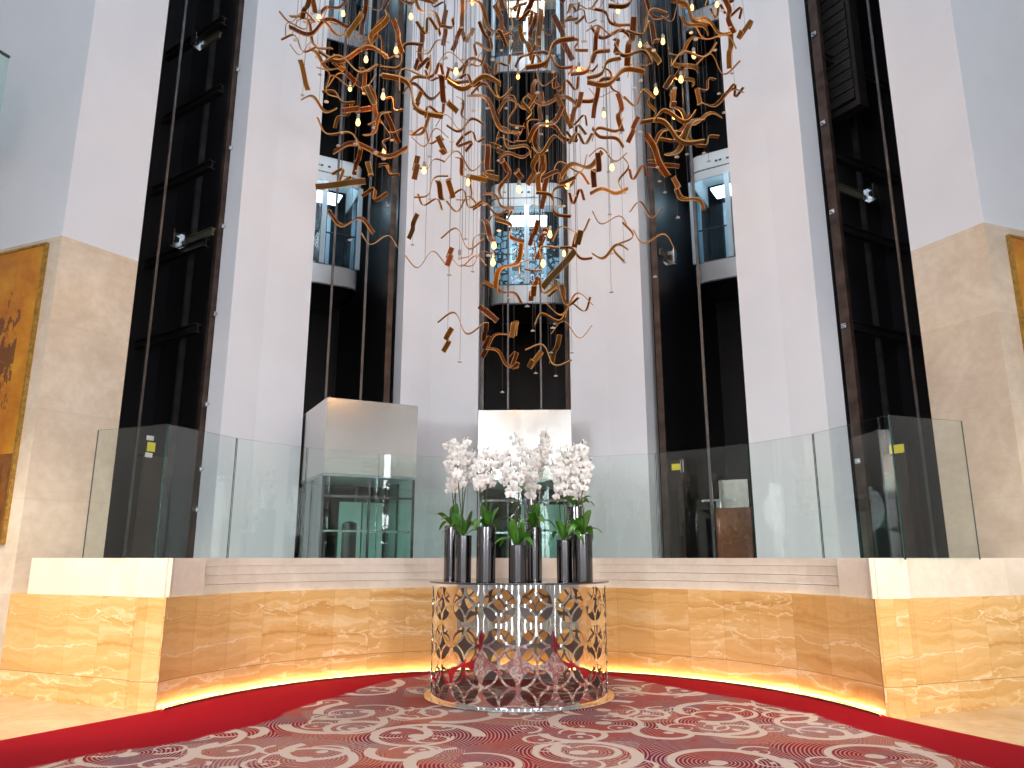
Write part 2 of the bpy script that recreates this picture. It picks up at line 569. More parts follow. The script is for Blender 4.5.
def arc_poly(r0, r1, t0, t1, n):
    """plan outline, inner radius first; counter-clockwise seen from above"""
    a = [t0 + (t1 - t0) * i / n for i in range(n + 1)]
    inner = [tuple(pol(r0, t)[:2]) for t in a]
    outer = [tuple(pol(r1, t)[:2]) for t in a[::-1]]
    return inner + outer


# ------------------------------------------------------------------ plan of the setting
R_W = 5.44        # front of the columns
R_O = 3.42        # onyx front
R_G = 3.66        # balustrade
TOP = 17.0
KL = Vector((-5.38, 8.41))      # outer stone corners
KR = Vector((5.42, 8.05))
OL = Vector((-3.32, 7.54))      # inner onyx corners
OR_ = Vector((3.36, 7.27))
dL = (KL - OL).normalized()
dR = (KR - OR_).normalized()
thOL = math.atan2(OL.x - CC.x, OL.y - CC.y) - DEL
thOR = math.atan2(OR_.x - CC.x, OR_.y - CC.y) - DEL

T = {  # horizontal tangents of the vertical edges
    'wl': -.527, 'a0': -.390, 'a1': -.344, 'a2': -.281, 'b0': -.151, 'b1': -.111, 'b2': -.046,
    'c0': .0797, 'c1': .1317, 'c2': .1805, 'd0': .316, 'd1': .373, 'd2': .424, 'wr': .5638}
TH = {k: th_of(t, R_W) for k, t in T.items()}
PT = {k: pol(R_W, a) for k, a in TH.items()}


class Frame:
    """frame of one lift shaft: x along its front, y going away from the hall"""
    def __init__(self, k0, k1):
        self.p0, self.p1 = PT[k0], PT[k1]
        mid = (self.p0 + self.p1) / 2
        self.x = (self.p1 - self.p0).normalized()
        self.y = Vector((-self.x.y, self.x.x, 0))
        self.o = Vector((mid.x, mid.y, 0))
        self.w = (self.p1 - self.p0).length
        self.rz = math.atan2(self.x.y, self.x.x)

    def world(self, x, y, z=0.0):
        return self.o + self.x * x + self.y * y + Vector((0, 0, z))

    def hit(self, px, py, d):
        """local (x, z) where the sight line through a pixel crosses depth d"""
        r = ray(px, py)
        n = self.y
        s = ((self.o + n * d) - Vector((CAM.x, CAM.y, 0))).dot(n) / r.dot(n)
        P = CAM + r * s
        return (P - self.o).dot(self.x), P.z


SH = [Frame('wl', 'a0'), Frame('a2', 'b0'), Frame('b2', 'c0'), Frame('c2', 'd0'), Frame('d2', 'wr')]


def jamb(f, p, t_seen):
    """depth of a jamb at front point p whose rear edge is seen under tangent t_seen"""
    q = Vector((f.y.x, f.y.y))
    # (p.x+d*qx) = t*(p.y+d*qy)
    return (t_seen * p.y - p.x) / (q.x - t_seen * q.y)


jA = jamb(SH[0], PT['a0'], -.411)
jB = jamb(SH[1], PT['b0'], -.161)
jC = jamb(SH[3], PT['c2'], .1955)
jD = jamb(SH[4], PT['d2'], .449)
print('jambs', jA, jB, jC, jD, [f.w for f in SH], [f.rz for f in SH])


def add(p, v, d):
    return (p.x + v.x * d, p.y + v.y * d)


def column(keys, f0, d0, f1, d1, lab):
    pts = [tuple(PT[k][:2]) for k in keys]
    poly = pts + [add(PT[keys[-1]], f1.y, d1), add(PT[keys[0]], f0.y, d0)]
    mb = MB()
    mb.prism(poly, 0, TOP)
    return struct(mb.build('column', 'plaster'), lab)


column(('a0', 'a1', 'a2'), SH[0], jA, SH[1], .3, 'white plaster column between the outermost painting-side shaft and the hooded shaft')
column(('b0', 'b1', 'b2'), SH[1], jB, SH[2], .25, 'white plaster column between the two shafts with steel hoods')
column(('c0', 'c1', 'c2'), SH[2], .25, SH[3], jC, 'white plaster column between the centre shaft and the hoodless shaft')
column(('d0', 'd1', 'd2'), SH[3], .3, SH[4], jD, 'white plaster column beside the counterweight shaft')

# side walls: stone below, plaster above, both running back past the outer corner
ZS = 5.16
def side_wall(K, d, S, f, side):
    far = K + d * 5.5
    poly = [tuple(far), tuple(K), tuple(S[:2]), add(S, f.y, .45), (far.x + f.y.x * .9 - d.x * 0, far.y + 1.6)]
    if side == 'right':
        poly = [tuple(S[:2]), tuple(K), tuple(far), (far.x, far.y + 1.6), add(S, f.y, .45)]
    mb = MB()
    mb.prism(poly, 0, ZS)
    struct(mb.build('wall_' + side, 'wallstone'), 'polished beige stone wall below the plaster, beside the lift shaft')
    mb = MB()
    mb.prism(poly, ZS, TOP)
    struct(mb.build('wall_' + side + '_upper', 'plaster'), 'white plaster wall above the beige stone')


side_wall(KL, dL, PT['wl'], SH[0], 'left')
side_wall(KR, dR, PT['wr'], SH[4], 'right')

# black shaft boxes (back and sides) behind each opening
for i, f in enumerate(SH):
    hw = f.w / 2 + .28
    dep = 5.4 if i in (1, 2, 3) else 2.2
    y0 = .47
    mb = MB()
    W = lambda x, y, z: tuple(f.world(x, y, z))
    t = .06
    mb.face([W(-hw, dep, 0), W(hw, dep, 0), W(hw, dep, TOP), W(-hw, dep, TOP)])
    mb.face([W(-hw, y0, 0), W(-hw, dep, 0), W(-hw, dep, TOP), W(-hw, y0, TOP)])
    mb.face([W(hw, dep, 0), W(hw, y0, 0), W(hw, y0, TOP), W(hw, dep, TOP)])
    mb.face([W(-hw, dep, TOP), W(hw, dep, TOP), W(hw, y0, TOP), W(-hw, y0, TOP)])
    # returns that close the gap between column back and shaft side
    for s in (-1, 1):
        mb.face([W(s * hw, y0, 0), W(s * (f.w / 2 + .0), y0 - .02, 0), W(s * (f.w / 2 + .0), y0 - .02, TOP), W(s * hw, y0, TOP)])
    struct(mb.build('wall_shaft', 'black'), 'black cladding lining the inside of a lift shaft')

# ------------------------------------------------------------------ floor and carpet
mb = MB()
mb.face([(-14, -13, 0), (14, -13, 0), (14, 20, 0), (-14, 20, 0)], [(-14, -13), (14, -13), (14, 20), (-14, 20)])
struct(mb.build('floor', 'floorstone'), 'polished beige stone floor around the carpet')

edge = []
e0, e1 = on_floor(0, 742), on_floor(1024, 748)
dl = Vector((e0.x - OL.x, e0.y - OL.y)).normalized()
dr = Vector((e1.x - OR_.x, e1.y - OR_.y)).normalized()
NA = 40
for i in range(NA + 1):
    edge.append(Vector(pol(R_O - .004, thOL + (thOR - thOL) * i / NA)[:2]))
right = [OR_ + dr * s + Vector((0, 0)) for s in (.4, .9, 1.6, 2.6, 4.0, 6.0)]
left = [OL + dl * s for s in (.4, .9, 1.6, 2.6, 4.0, 6.0)][::-1]
outline = left + edge + right
ymin = min(p.y for p in outline)


def seg_dist(p, a, b):
    ab = b - a
    t = max(0, min(1, (p - a).dot(ab) / ab.length_squared))
    return (p - a - ab * t).length


# the place where the swirls start inside the crimson border
inner_px = [(40, 772), (70, 765), (140, 752), (200, 742), (262, 728), (300, 714), (345, 697), (400, 681), (450, 674), (520, 671), (600, 677), (640, 684), (700, 694), (745, 703), (800, 715), (870, 736), (925, 754), (980, 772)]
inner = [Vector(on_floor(*p)[:2]) for p in inner_px]
inner = [inner[0] + (inner[0] - inner[1]).normalized() * 6] + inner + [inner[-1] + (inner[-1] - inner[-2]).normalized() * 6]


def inside(p, poly):
    c = False
    for i in range(len(poly)):
        a, b = poly[i], poly[i - 1]
        if (a.y > p.y) != (b.y > p.y) and p.x < (b.x - a.x) * (p.y - a.y) / (b.y - a.y) + a.x:
            c = not c
    return c


inner_poly = inner + [Vector((9, -6)), Vector((-9, -6))]
# fine grid clipped to the outline through a constrained triangulation
pts = [Vector(p) for p in outline]
n_out = len(pts)
g = .14
poly_out = outline
y = ymin + g
while y < 10.3:
    x = -7.5
    while x < 7.5:
        p = Vector((x, y))
        if inside(p, poly_out) and min(seg_dist(p, poly_out[i], poly_out[i - 1]) for i in range(0, n_out)) > .06:
            pts.append(p)
        x += g
    y += g
r = delaunay_2d_cdt(pts, [(i, (i + 1) % n_out) for i in range(n_out)], [], 1, 1e-5)
mb = MB()
cv = [(p.x, p.y, .012) for p in r[0]]
mb.v = cv
for t in r[2]:
    mb.f.append(tuple(t))
    mb.uv.append([(cv[q][0], cv[q][1]) for q in t])
    mb.mi.append(0)
    mb.sm.append(False)
me = mb.mesh('carpet', ['carpet'])
atr = me.attributes.new('edge_distance', 'FLOAT', 'POINT')
vals = []
for p in r[0]:
    d = min(seg_dist(p, inner[i], inner[i + 1]) for i in range(len(inner) - 1))
    vals.append(d if inside(p, inner_poly) else -d)
atr.data.foreach_set('value', vals)
o = link('carpet', me)
tag(o, 'patterned carpet with cream swirls on plum and a plain crimson border', 'carpet')

# ------------------------------------------------------------------ onyx wall, LED strip, stone ledge
ZO = 1.03
bl = Vector((dL.y, -dL.x))
bl = bl if bl.y > 0 else -bl
br = Vector((-dR.y, dR.x))
br = br if br.y > 0 else -br
# curved low wall
mb = MB()
mb.prism(arc_poly(R_O, R_O + .3, thOL, thOR, 40), 0, ZO)
tag(mb.build('onyx_wall', 'onyx'), 'concave amber onyx low wall behind the orchid pedestal, glowing along its foot', 'low wall', kind='structure')


def wing(O, K, b, name, lab, inset, z0, z1, m, k0, k1, depth):
    a = O + (K - O) * k0 + b * inset
    c = O + (K - O) * k1 + b * inset
    poly = [tuple(a), tuple(c), tuple(c + b * depth), tuple(a + b * depth + (K - O).normalized() * depth * .75)]
    if (poly[1][0] - poly[0][0]) < 0:
        poly = [poly[1], poly[0], poly[3], poly[2]]
    w = MB()
    w.prism(poly, z0, z1)
    return tag(w.build(name, m), lab, 'low wall', kind='structure')


wing(OL, KL, bl, 'onyx_wall', 'bright amber onyx block wall beside the gold skyline painting', 0, 0, ZO, 'onyx', 0, 1.0, .28)
wing(OR_, KR, br, 'onyx_wall', 'amber onyx block wall on the counterweight shaft side', 0, 0, ZO, 'onyx', 0, 1.0, .28)
# marble upstand on the wings
wing(OL, KL, bl, 'ledge', 'cream stone ledge slab on the onyx block beside the gold painting', .025, ZO, H, 'ledge', -.004, .90, .30)
wing(OR_, KR, br, 'ledge', 'cream stone ledge slab on the onyx block on the counterweight side', .015, ZO, H, 'ledge', -.004, .99, .30)
tl = th_of(-.394, R_O + .02)
tr = th_of(.418, R_O + .02)
mb = MB()
mb.prism(arc_poly(R_O + .022, R_O + .35, thOL + .004, tl, 5), ZO, H)
tag(mb.build('ledge', 'ledge'), 'short curved cream ledge return by the painting-side onyx corner', 'ledge', kind='structure')
mb = MB()
mb.prism(arc_poly(R_O + .022, R_O + .35, tr, thOR - .004, 5), ZO, H)
tag(mb.build('ledge', 'ledge'), 'short curved cream ledge return by the counterweight-side onyx corner', 'ledge', kind='structure')
mb = MB()
zz = [ZO, 1.125, 1.22, 1.315, H]
for k in range(4):
    rr = R_O + .05 + .016 * k
    mb.prism(arc_poly(rr, R_O + .35, tl, tr, 34), zz[k] + (.004 if k else 0), zz[k + 1])
for k in range(1, 4):
    mb.prism(arc_poly(R_O + .13, R_O + .35, tl, tr, 34), zz[k], zz[k] + .004)
tag(mb.build('ledge', 'greyledge'), 'long curved ledge of stacked pale stone courses under the glass balustrade', 'ledge', kind='structure')
# LED strip facing the wall from a low steel channel at the foot of the curved wall
led = empty('led_strip', (0, 0, 0))
tag(led, 'thin bright warm light strip along the foot of the curved onyx wall', 'light strip')
mb = MB()
mb.prism(arc_poly(R_O - .075, R_O - .066, thOL + .012, thOR - .012, 48), .0125, .030)
mb.build('channel', 'rail', led)
mb = MB()
aa = [thOL + .012 + (thOR - thOL - .024) * i / 48 for i in range(49)]
mb.grid([[tuple(pol(R_O - .0655, t, .014)) for t in aa], [tuple(pol(R_O - .0655, t, .030)) for t in aa]])
mb.build('light_tape', 'led', led)

# ------------------------------------------------------------------ glass balustrade
ZG = 1.385
ZGT = 2.745
kL = th_of(-.462, R_G)
kR = th_of(.507, R_G)
seams = [kL] + [th_of(t, R_G) for t in (-.367, -.272, -.1757, -.058, .066, .19, .3147, .402)] + [kR]
cat_labels = ['first', 'second', 'third', 'fourth', 'fifth', 'sixth', 'seventh', 'eighth', 'ninth', 'tenth', 'eleventh', 'twelfth', 'thirteenth', 'fourteenth', 'fifteenth', 'sixteenth']
pan = 0


def glass_panel(poly, lab):
    mb = MB()
    n = len(poly)
    for i in range(n):
        a, b = poly[i], poly[(i + 1) % n]
        L = math.hypot(a[0] - b[0], a[1] - b[1])
        mb.face([(*a, ZG), (*b, ZG), (*b, ZGT), (*a, ZGT)], None, 0 if L > .03 else 1)
    # polished green top edge
    mb.face([(*p, ZGT) for p in poly], None, 1)
    o = mb.build('balustrade_panel', ['glass', 'edge'])
    tag(o, lab, 'glass panel', 'frameless glass balustrade panels')


def panel_line(p0, p1, lab, off=.012):
    d = (p1 - p0).normalized()
    nrm = Vector((-d.y, d.x)) * .007
    a, b = p0 + d * .004, p1 - d * .004
    glass_panel([tuple(a - nrm), tuple(b - nrm), tuple(b + nrm), tuple(a + nrm)], lab)


for i in range(len(seams) - 1):
    a0, a1 = seams[i] + .0013, seams[i + 1] - .0013
    n = 3
    panel_line(Vector(pol(R_G, a0)[:2]), Vector(pol(R_G, a1)[:2]), 'curved-run clear glass balustrade panel, %s counted from the gold skyline painting' % cat_labels[i])
gl = Vector(pol(R_G, kL)[:2])
gr = Vector(pol(R_G, kR)[:2])
el = at(95, 430, 7.98)
panel_line(Vector((gl.x + dL.x * 1.0, gl.y + dL.y * 1.0)), gl, 'end glass balustrade panel on the onyx block beside the gold painting')
panel_line(gr, Vector((gr.x + dR.x * .96, gr.y + dR.y * .96)), 'end glass balustrade panel on the onyx block on the counterweight side')


# ------------------------------------------------------------------ lift shaft equipment
SHN = ['the bracketed shaft beside the gold painting', 'the hooded shaft by the gold painting', 'the centre shaft', 'the hoodless glass lift shaft', 'the counterweight shaft']


def rail(i, px, py, d, w, mat, lab, bolts=(), z1=TOP, z0=0.0):
    f = SH[i]
    x, _ = f.hit(px, py, d)
    r = empty('guide_rail', f.world(x, d, z0), f.rz)
    tag(r, lab, 'lift rail', 'vertical rails in the lift shafts')
    mb = MB()
    h = z1 - z0
    mb.box((0, 0, h / 2), (w, w * .5, h))
    mb.box((0, w * .45, h / 2), (w * .3, w * .6, h))
    mb.build('web', mat, r)
    for bpx, bpy_ in bolts:
        _, z = f.hit(bpx, bpy_, d)
        c = MB()
        c.box((0, -w * .35, z - z0), (w * .55, w * .3, .07))
        c.box((0, -w * .55, z - z0), (w * .25, w * .3, .03))
        c.build('rail_clip', 'bracket', r)
    return r


# painting-side outer shaft
rail(0, 164, 200, .30, .035, 'rail', 'thin grey rail near the plaster edge in the bracketed shaft')
rail(0, 197, 200, 1.3, .09, 'rail', 'grey rail behind the brackets in the bracketed shaft')
rail(0, 207, 150, 1.7, .12, 'rail', 'deepest broad grey rail in the bracketed shaft')
rail(0, 224, 200, .42, .15, 'rust', 'dark oiled rail with shiny clips beside the white column in the bracketed shaft', [(236, 72), (229, 150), (222, 228), (213, 315), (206, 405), (203, 470), (202, 510)])
# counterweight-side outer shaft
rail(4, 897, 240, .30, .035, 'rail', 'thin grey rail near the plaster edge in the counterweight shaft')
rail(4, 877, 330, 1.5, .08, 'rail', 'grey rail hanging below the counterweight')
rail(4, 862, 330, 1.7, .06, 'rail', 'slim grey rail nearest the white column below the counterweight')
rail(4, 838, 240, .42, .15, 'rust', 'dark oiled rail with shiny clips beside the white column in the counterweight shaft', [(813, 38), (821, 127), (830, 215), (852, 325), (856, 462)])
# glass lift shafts
rail(1, 330, 320, .25, .035, 'rail', 'thin upright rail below the lift car in the hooded shaft, nearer the gold painting')
rail(1, 364, 320, .25, .04, 'rail', 'thin upright rail in the middle of the hooded shaft by the gold painting')
rail(1, 389, 320, .30, .10, 'rust', 'dark rail against the white jamb in the hooded shaft by the gold painting')
rail(2, 482, 350, .27, .07, 'rail', 'grey edge rail of the centre shaft on the gold painting side')
rail(2, 567, 350, .27, .06, 'rust', 'brownish edge rail of the centre shaft on the counterweight side')
rail(2, 508, 370, .25, .03, 'rail', 'thin upright rail before the centre lift car, nearer the gold painting')
rail(2, 541, 370, .25, .03, 'rail', 'thin upright rail before the centre lift car, nearer the counterweight')
rail(3, 659, 350, .30, .10, 'rust', 'dark rail against the white jamb in the hoodless shaft')
rail(3, 701, 320, .25, .045, 'rail', 'thin upright rail in the middle of the hoodless shaft')


def beam(i, px, py, lab):
    """I-beam running back into the shaft along its depth"""
    f = SH[i]
    d = .55
    x, z = f.hit(px, py, d)
    mb = MB()
    L = 1.6
    mb.box((0, L / 2, 0), (.10, L, .02))
    mb.box((0, L / 2, .12), (.10, L, .02))
    mb.box((0, L / 2, .06), (.02, L, .12))
    o = mb.build('shaft_beam', 'blackmetal')
    o.location = f.world(x, d, z)
    o.rotation_euler = (0, 0, f.rz)
    tag(o, lab, 'steel beam', 'black beams in the outer shafts')


for k, (px, py) in enumerate([(224, 24), (222, 92), (212, 168), (206, 246), (198, 332)]):
    beam(0, px, py, 'black steel beam in the bracketed shaft, %s from the top' % cat_labels[k])
for k, (px, py) in enumerate([(822, 60), (832, 158), (842, 232), (852, 330)]):
    beam(4, px, py, 'black steel beam in the counterweight shaft, %s from the top' % cat_labels[k])


def bracket(i, px, py, d, size, arm, lab, lamp=False):
    f = SH[i]
    x, z = f.hit(px, py, d)
    r = empty('rail_bracket', f.world(x, d, z), f.rz)
    tag(r, lab, 'bracket', 'steel rail brackets')
    mb = MB()
    s = size
    mb.box((0, 0, 0), (s, .03, s * 1.25))
    mb.box((-s * .45, -.06, 0), (.02, .12, s * 1.25))
    mb.box((s * .45, -.06, 0), (.02, .12, s * 1.25))
    mb.build('plate', 'bracket', r)
    c = MB()
    c.box((0, -.03, 0), (s * .35, .06, s * .35))
    c.build('block', 'blackmetal', r)
    a = MB()
    a.box((arm * .2, -abs(arm) / 2, 0), (.04, abs(arm), .10))
    a.box((arm * .2, -abs(arm) / 2, .06), (.08, abs(arm), .015))
    a.build('arm', 'olive', r)


bracket(0, 196, 43, 1.2, .17, .5, 'shiny steel bracket near the top of the bracketed shaft')
bracket(0, 175, 240, 1.2, .20, .75, 'shiny steel bracket with olive arm halfway up the bracketed shaft')
bracket(4, 851, 30, 1.2, .16, -.4, 'shiny steel bracket beside the top of the counterweight')
bracket(4, 873, 194, 1.2, .18, -.72, 'shiny steel bracket with olive arm below the counterweight')
bracket(3, 671, 258, .7, .20, -.35, 'steel rail bracket in the hoodless shaft beside the glass lift car')

# counterweight: a frame holding iron slabs
f = SH[4]
xa, za = f.hit(842, 118, .9)
cw = empty('counterweight', f.world(xa, .9, za), f.rz)
tag(cw, 'dark counterweight of thin iron slabs high in the outer shaft', 'counterweight')
mb = MB()
mb.box((-.36, 0, 2.2), (.06, .2, 4.4))
mb.box((.36, 0, 2.2), (.06, .2, 4.4))
mb.box((0, 0, .05), (.66, .2, .1))
mb.build('frame', 'blackmetal', cw)
mb = MB()
z = .16
k = 0
while z < 4.2:
    mb.box((0, (k % 3) * .008 - .01, z), (.64, .24, .045))
    z += .058
    k += 1
o = mb.build('slab_filling', flat('iron_slab', (.05, .047, .045), .4, .6), cw)
o['kind'] = 'stuff'


# ---- glass lift cars
def rounded(w, dep, r, n=6):
    """plan outline, front at y=0, rounded front corners; from back-left round to back-right"""
    p = [(-w, dep)]
    for k in range(n + 1):
        a = PI + (PI / 2) * k / n
        p.append((-w + r + r * math.cos(a), r + r * math.sin(a)))
    for k in range(n + 1):
        a = 1.5 * PI + (PI / 2) * k / n
        p.append((w - r + r * math.cos(a), r + r * math.sin(a)))
    p.append((w, dep))
    return p


def skin(path, z0, z1, th, mat, name, parent):
    """thin upright skin along an open plan path, with thickness th"""
    mb = MB()
    n = len(path)
    nr = []
    for i in range(n):
        a, b = path[max(0, i - 1)], path[min(n - 1, i + 1)]
        t = Vector((b[0] - a[0], b[1] - a[1])).normalized()
        nr.append(Vector((-t.y, t.x)))
    inn = [(p[0] + q.x * th, p[1] + q.y * th) for p, q in zip(path, nr)]
    mb.grid([[(x, y, z0) for x, y in path], [(x, y, z1) for x, y in path]])
    mb.grid([[(x, y, z1) for x, y in inn], [(x, y, z0) for x, y in inn]])
    mb.grid([[(x, y, z1) for x, y in path], [(x, y, z1) for x, y in inn]], smooth=False)
    mb.grid([[(x, y, z0) for x, y in inn], [(x, y, z0) for x, y in path]], smooth=False)
    for k in (0, -1):
        mb.face([(*path[k], z0), (*path[k], z1), (*inn[k], z1), (*inn[k], z0)])
    return mb.build(name, mat, parent)


CAR_R, CAR_W = 2.9, .80


def lift_car(i, zb, lab, hgt=2.75, warm=False, screen=True, x=0.0):
    f = SH[i]
    r = empty('lift_car', f.world(x, CAR_R, zb), f.rz)
    tag(r, lab, 'lift car', 'glass lift cars')
    pl = rounded(CAR_W, 1.35, .28)
    ap = .44
    skin(pl, 0, ap, .03, 'carsteel', 'apron', r)
    mb = MB()
    mb.prism(pl, ap - .02, ap)
    mb.prism(pl, .0, .03)
    mb.build('cab_floor', 'blackmetal', r)
    top = hgt - .52
    skin(pl, ap, top, .012, 'clear', 'curved_glass', r)
    skin(pl, top, hgt, .03, 'white', 'roof_band', r)
    mb = MB()
    mb.prism(pl, hgt - .02, hgt + .02)
    mb.build('roof', 'white', r)
    t = MB()
    pl2 = rounded(CAR_W + .015, 1.35, .29)
    o = skin(pl2, top + .18, top + .21, .012, 'mullion', 'roof_trim', r)
    for vx in (-.18, -.10, .05):
        v = MB()
        v.box((vx, -.018, top + .32), (.055, .012, .035))
        v.build('vent', 'mullion', r)
    for sx, sy, w in ((-CAR_W + .06, .03, .09), (0, -.005, .10), (CAR_W - .06, .03, .09), (-CAR_W, .7, .07), (CAR_W, .7, .07), (-.4, 1.3, .08), (.4, 1.3, .08)):
        p = MB()
        p.box((sx, sy, (ap + top) / 2), (w, .05, top - ap))
        p.build('post', 'carframe', r)
    hb = MB()
    hb.tube([(-CAR_W + .1, .1, ap + .72), (CAR_W - .1, .1, ap + .72)], .018)
    hb.build('handrail', 'mullion', r)
    bk = MB()
    bk.face([(-CAR_W + .05, 1.3, ap), (CAR_W - .05, 1.3, ap), (CAR_W - .05, 1.3, top), (-CAR_W + .05, 1.3, top)], [(0, 0), (1.5, 0), (1.5, 1.9), (0, 1.9)])
    bk.face([(-CAR_W + .05, 1.33, top), (CAR_W - .05, 1.33, top), (CAR_W - .05, 1.33, ap), (-CAR_W + .05, 1.33, ap)])
    bk.build('back_wall', 'screen' if screen else 'blackmetal', r)
    lp = MB()
    lp.box((0, .65, top - .05), (.9, .5, .03))
    lp.build('cab_light_panel', 'warmlamp' if warm else 'carlight', r)  # in the centre car this lit panel is added for window brightness
    return r


def car_z(i, px, py):
    return SH[i].hit(px, py, CAR_R)[1]


lift_car(2, car_z(2, 525, 304), 'lower glass lift car in the centre shaft')
lift_car(2, car_z(2, 525, 72), 'lift car standing in for an upper landing in the centre shaft, behind the ribbons', warm=True, screen=False)  # the upper cars stand in for landing fascias
lift_car(1, car_z(1, 340, 287), 'lower glass lift car in the hooded shaft by the gold painting', screen=False)
lift_car(1, car_z(1, 350, 46), 'lift car standing in for an upper landing, hooded shaft by the gold painting', screen=False)
lift_car(3, car_z(3, 715, 281), 'lower glass lift car in the hoodless shaft', screen=False)
lift_car(3, car_z(3, 706, 24), 'lift car standing in for an upper landing in the hoodless shaft', screen=False)


# ---- steel hoods over glass pits, in front of the two middle shafts
def hood(i, x0, x1, y0, z0, z1, lab, labp):
    f = SH[i]
    r = empty('steel_hood', f.world(0, 0, z0), f.rz)
    tag(r, lab, 'lift hood', 'steel hoods over the lift pits')
    h = z1 - z0
    mb = MB()
    mb.box(((x0 + x1) / 2, y0 / 2 + .06, h / 2), (x1 - x0, abs(y0) - .12 + .24, h))
    o = mb.build('casing', 'brushed', r)
    bv = o.modifiers.new('bevel', 'BEVEL')
    bv.width = .008
    bv.segments = 2
    t = MB()
    t.box(((x0 + x1) / 2, y0 / 2 + .06, -.012), (x1 - x0 - .04, abs(y0) - .0, .024))
    t.build('soffit', 'carframe', r)
    # glass pit below
    p = empty('glass_pit_enclosure', f.world(0, 0, 0), f.rz)
    tag(p, labp, 'glass enclosure', 'glass enclosures under the steel hoods')
    zt = z0 - .03
    ya = y0 + .03
    yb = -.03
    for a, b, nm in (((x0 + .02, ya), (0.5 * (x0 + x1), ya), 'front_glass'), ((.5 * (x0 + x1), ya), (x1 - .02, ya), 'front_glass'), ((x0 + .02, yb), (x0 + .02, ya), 'side_glass'), ((x1 - .02, ya), (x1 - .02, yb), 'side_glass')):
        va, vb = Vector(a), Vector(b)
        d = (vb - va).normalized()
        nrm = Vector((-d.y, d.x)) * .006
        va, vb = va + d * .02, vb - d * .02
        g_ = MB()
        g_.prism([tuple(va - nrm), tuple(vb - nrm), tuple(vb + nrm), tuple(va + nrm)], .02, zt)
        g_.build(nm, 'pit', p)
    for x, y in ((x0 + .02, ya), (x1 - .02, ya), ((x0 + x1) / 2, ya), (x0 + .02, (ya + yb) / 2), (x1 - .02, (ya + yb) / 2)):
        q = MB()
        q.box((x, y, zt / 2), (.028, .03, zt - .01))
        q.build('post', 'rail', p)
    q = MB()
    q.box(((x0 + x1) / 2, ya, 2.2), (x1 - x0 - .05, .035, .03))
    q.build('transom', 'rail', p)
    q = MB()
    q.box(((x0 + x1) / 2, ya + .02, 1.75), (x1 - x0 - .1, .03, .025))
    q.build('handrail', 'bracket', p)
    for k, (xa_, xb_) in enumerate(((x0 + (x1 - x0) * .44, x0 + (x1 - x0) * .70), (x0 + (x1 - x0) * .72, x1 - .05))):  # pale panels added behind the pit glass to brighten it
        q = MB()
        q.box(((xa_ + xb_) / 2, -.10, 1.12), (xb_ - xa_, .03, 2.2))
        q.build('pale_back_panel', 'pitback', p)
    # buffer post standing in the pit
    b = MB()
    b.lathe([(.0, 0), (.16, 0), (.16, 1.9), (.10, 1.95), (.10, 2.2), (.0, 2.2)], 24)
    b.build('buffer', 'darkbrown', p)
    b = MB()
    for k in range(5):
        b.box((.22 + .03 * k, -.2, 1.4 + .18 * k), (.02, .02, .3), k * .3)
    return r


f1 = SH[1]
xa, _ = f1.hit(325, 440, -1.38)
xb, _ = f1.hit(417, 440, -1.38)
z1_ = f1.hit(325, 397, -1.38)[1]
z0_ = f1.hit(325, 473, -1.38)[1]
hood(1, xa, xb, -1.38, z0_, z1_, 'big brushed steel hood with a visible side face, beside the gold painting end', 'green glass lift pit enclosure under the steel hood by the painting')
f2 = SH[2]
xa, _ = f2.hit(478, 440, -1.30)
xb, _ = f2.hit(571.5, 440, -1.30)
z1_ = f2.hit(525, 410, -1.30)[1]
hood(2, xa, xb, -1.30, z0_, z1_, 'brushed steel hood behind the white orchids', 'glass lift pit enclosure hidden behind the orchid vases')

# ---- equipment standing low in the outer and hoodless shafts
def cabinet(i, px0, px1, py, d, z0, z1, lab, sticker):
    f = SH[i]
    xa, _ = f.hit(px0, py, d)
    xb, _ = f.hit(px1, py, d)
    w = abs(xb - xa)
    r = empty('control_column', f.world((xa + xb) / 2, d, z0), f.rz)
    tag(r, lab, 'lift equipment')
    mb = MB()
    mb.box((0, .08, (z1 - z0) / 2), (w, .16, z1 - z0))
    mb.box((w * .5, .06, (z1 - z0) / 2), (.02, .2, z1 - z0))
    mb.build('housing', 'darkbrown', r)
    for (sx, sy, sw, sh, m) in sticker:
        x, z = f.hit(sx, sy, d)
        s = MB()
        s.box((x - (xa + xb) / 2, -.004, z - z0), (sw, .008, sh))
        s.build('warning_sticker' if m == 'yellow' else 'paper_label', m, r)


cabinet(0, 138, 160, 500, .35, .2, 2.72, 'dark brown control column with yellow and white stickers by the gold painting', [(151, 447, .11, .12, 'yellow'), (150, 438, .10, .06, 'paper'), (148.5, 455, .10, .06, 'paper')])
cabinet(4, 888, 912, 500, .35, .2, 2.72, 'dark brown control column with a yellow sticker in the counterweight shaft', [(897, 449, .20, .11, 'yellow')])
cabinet(3, 664, 684, 500, .5, .2, 2.95, 'dark control column with yellow sticker in the hoodless shaft', [(676, 467, .14, .10, 'yellow'), (682, 466, .05, .2, 'paper')])
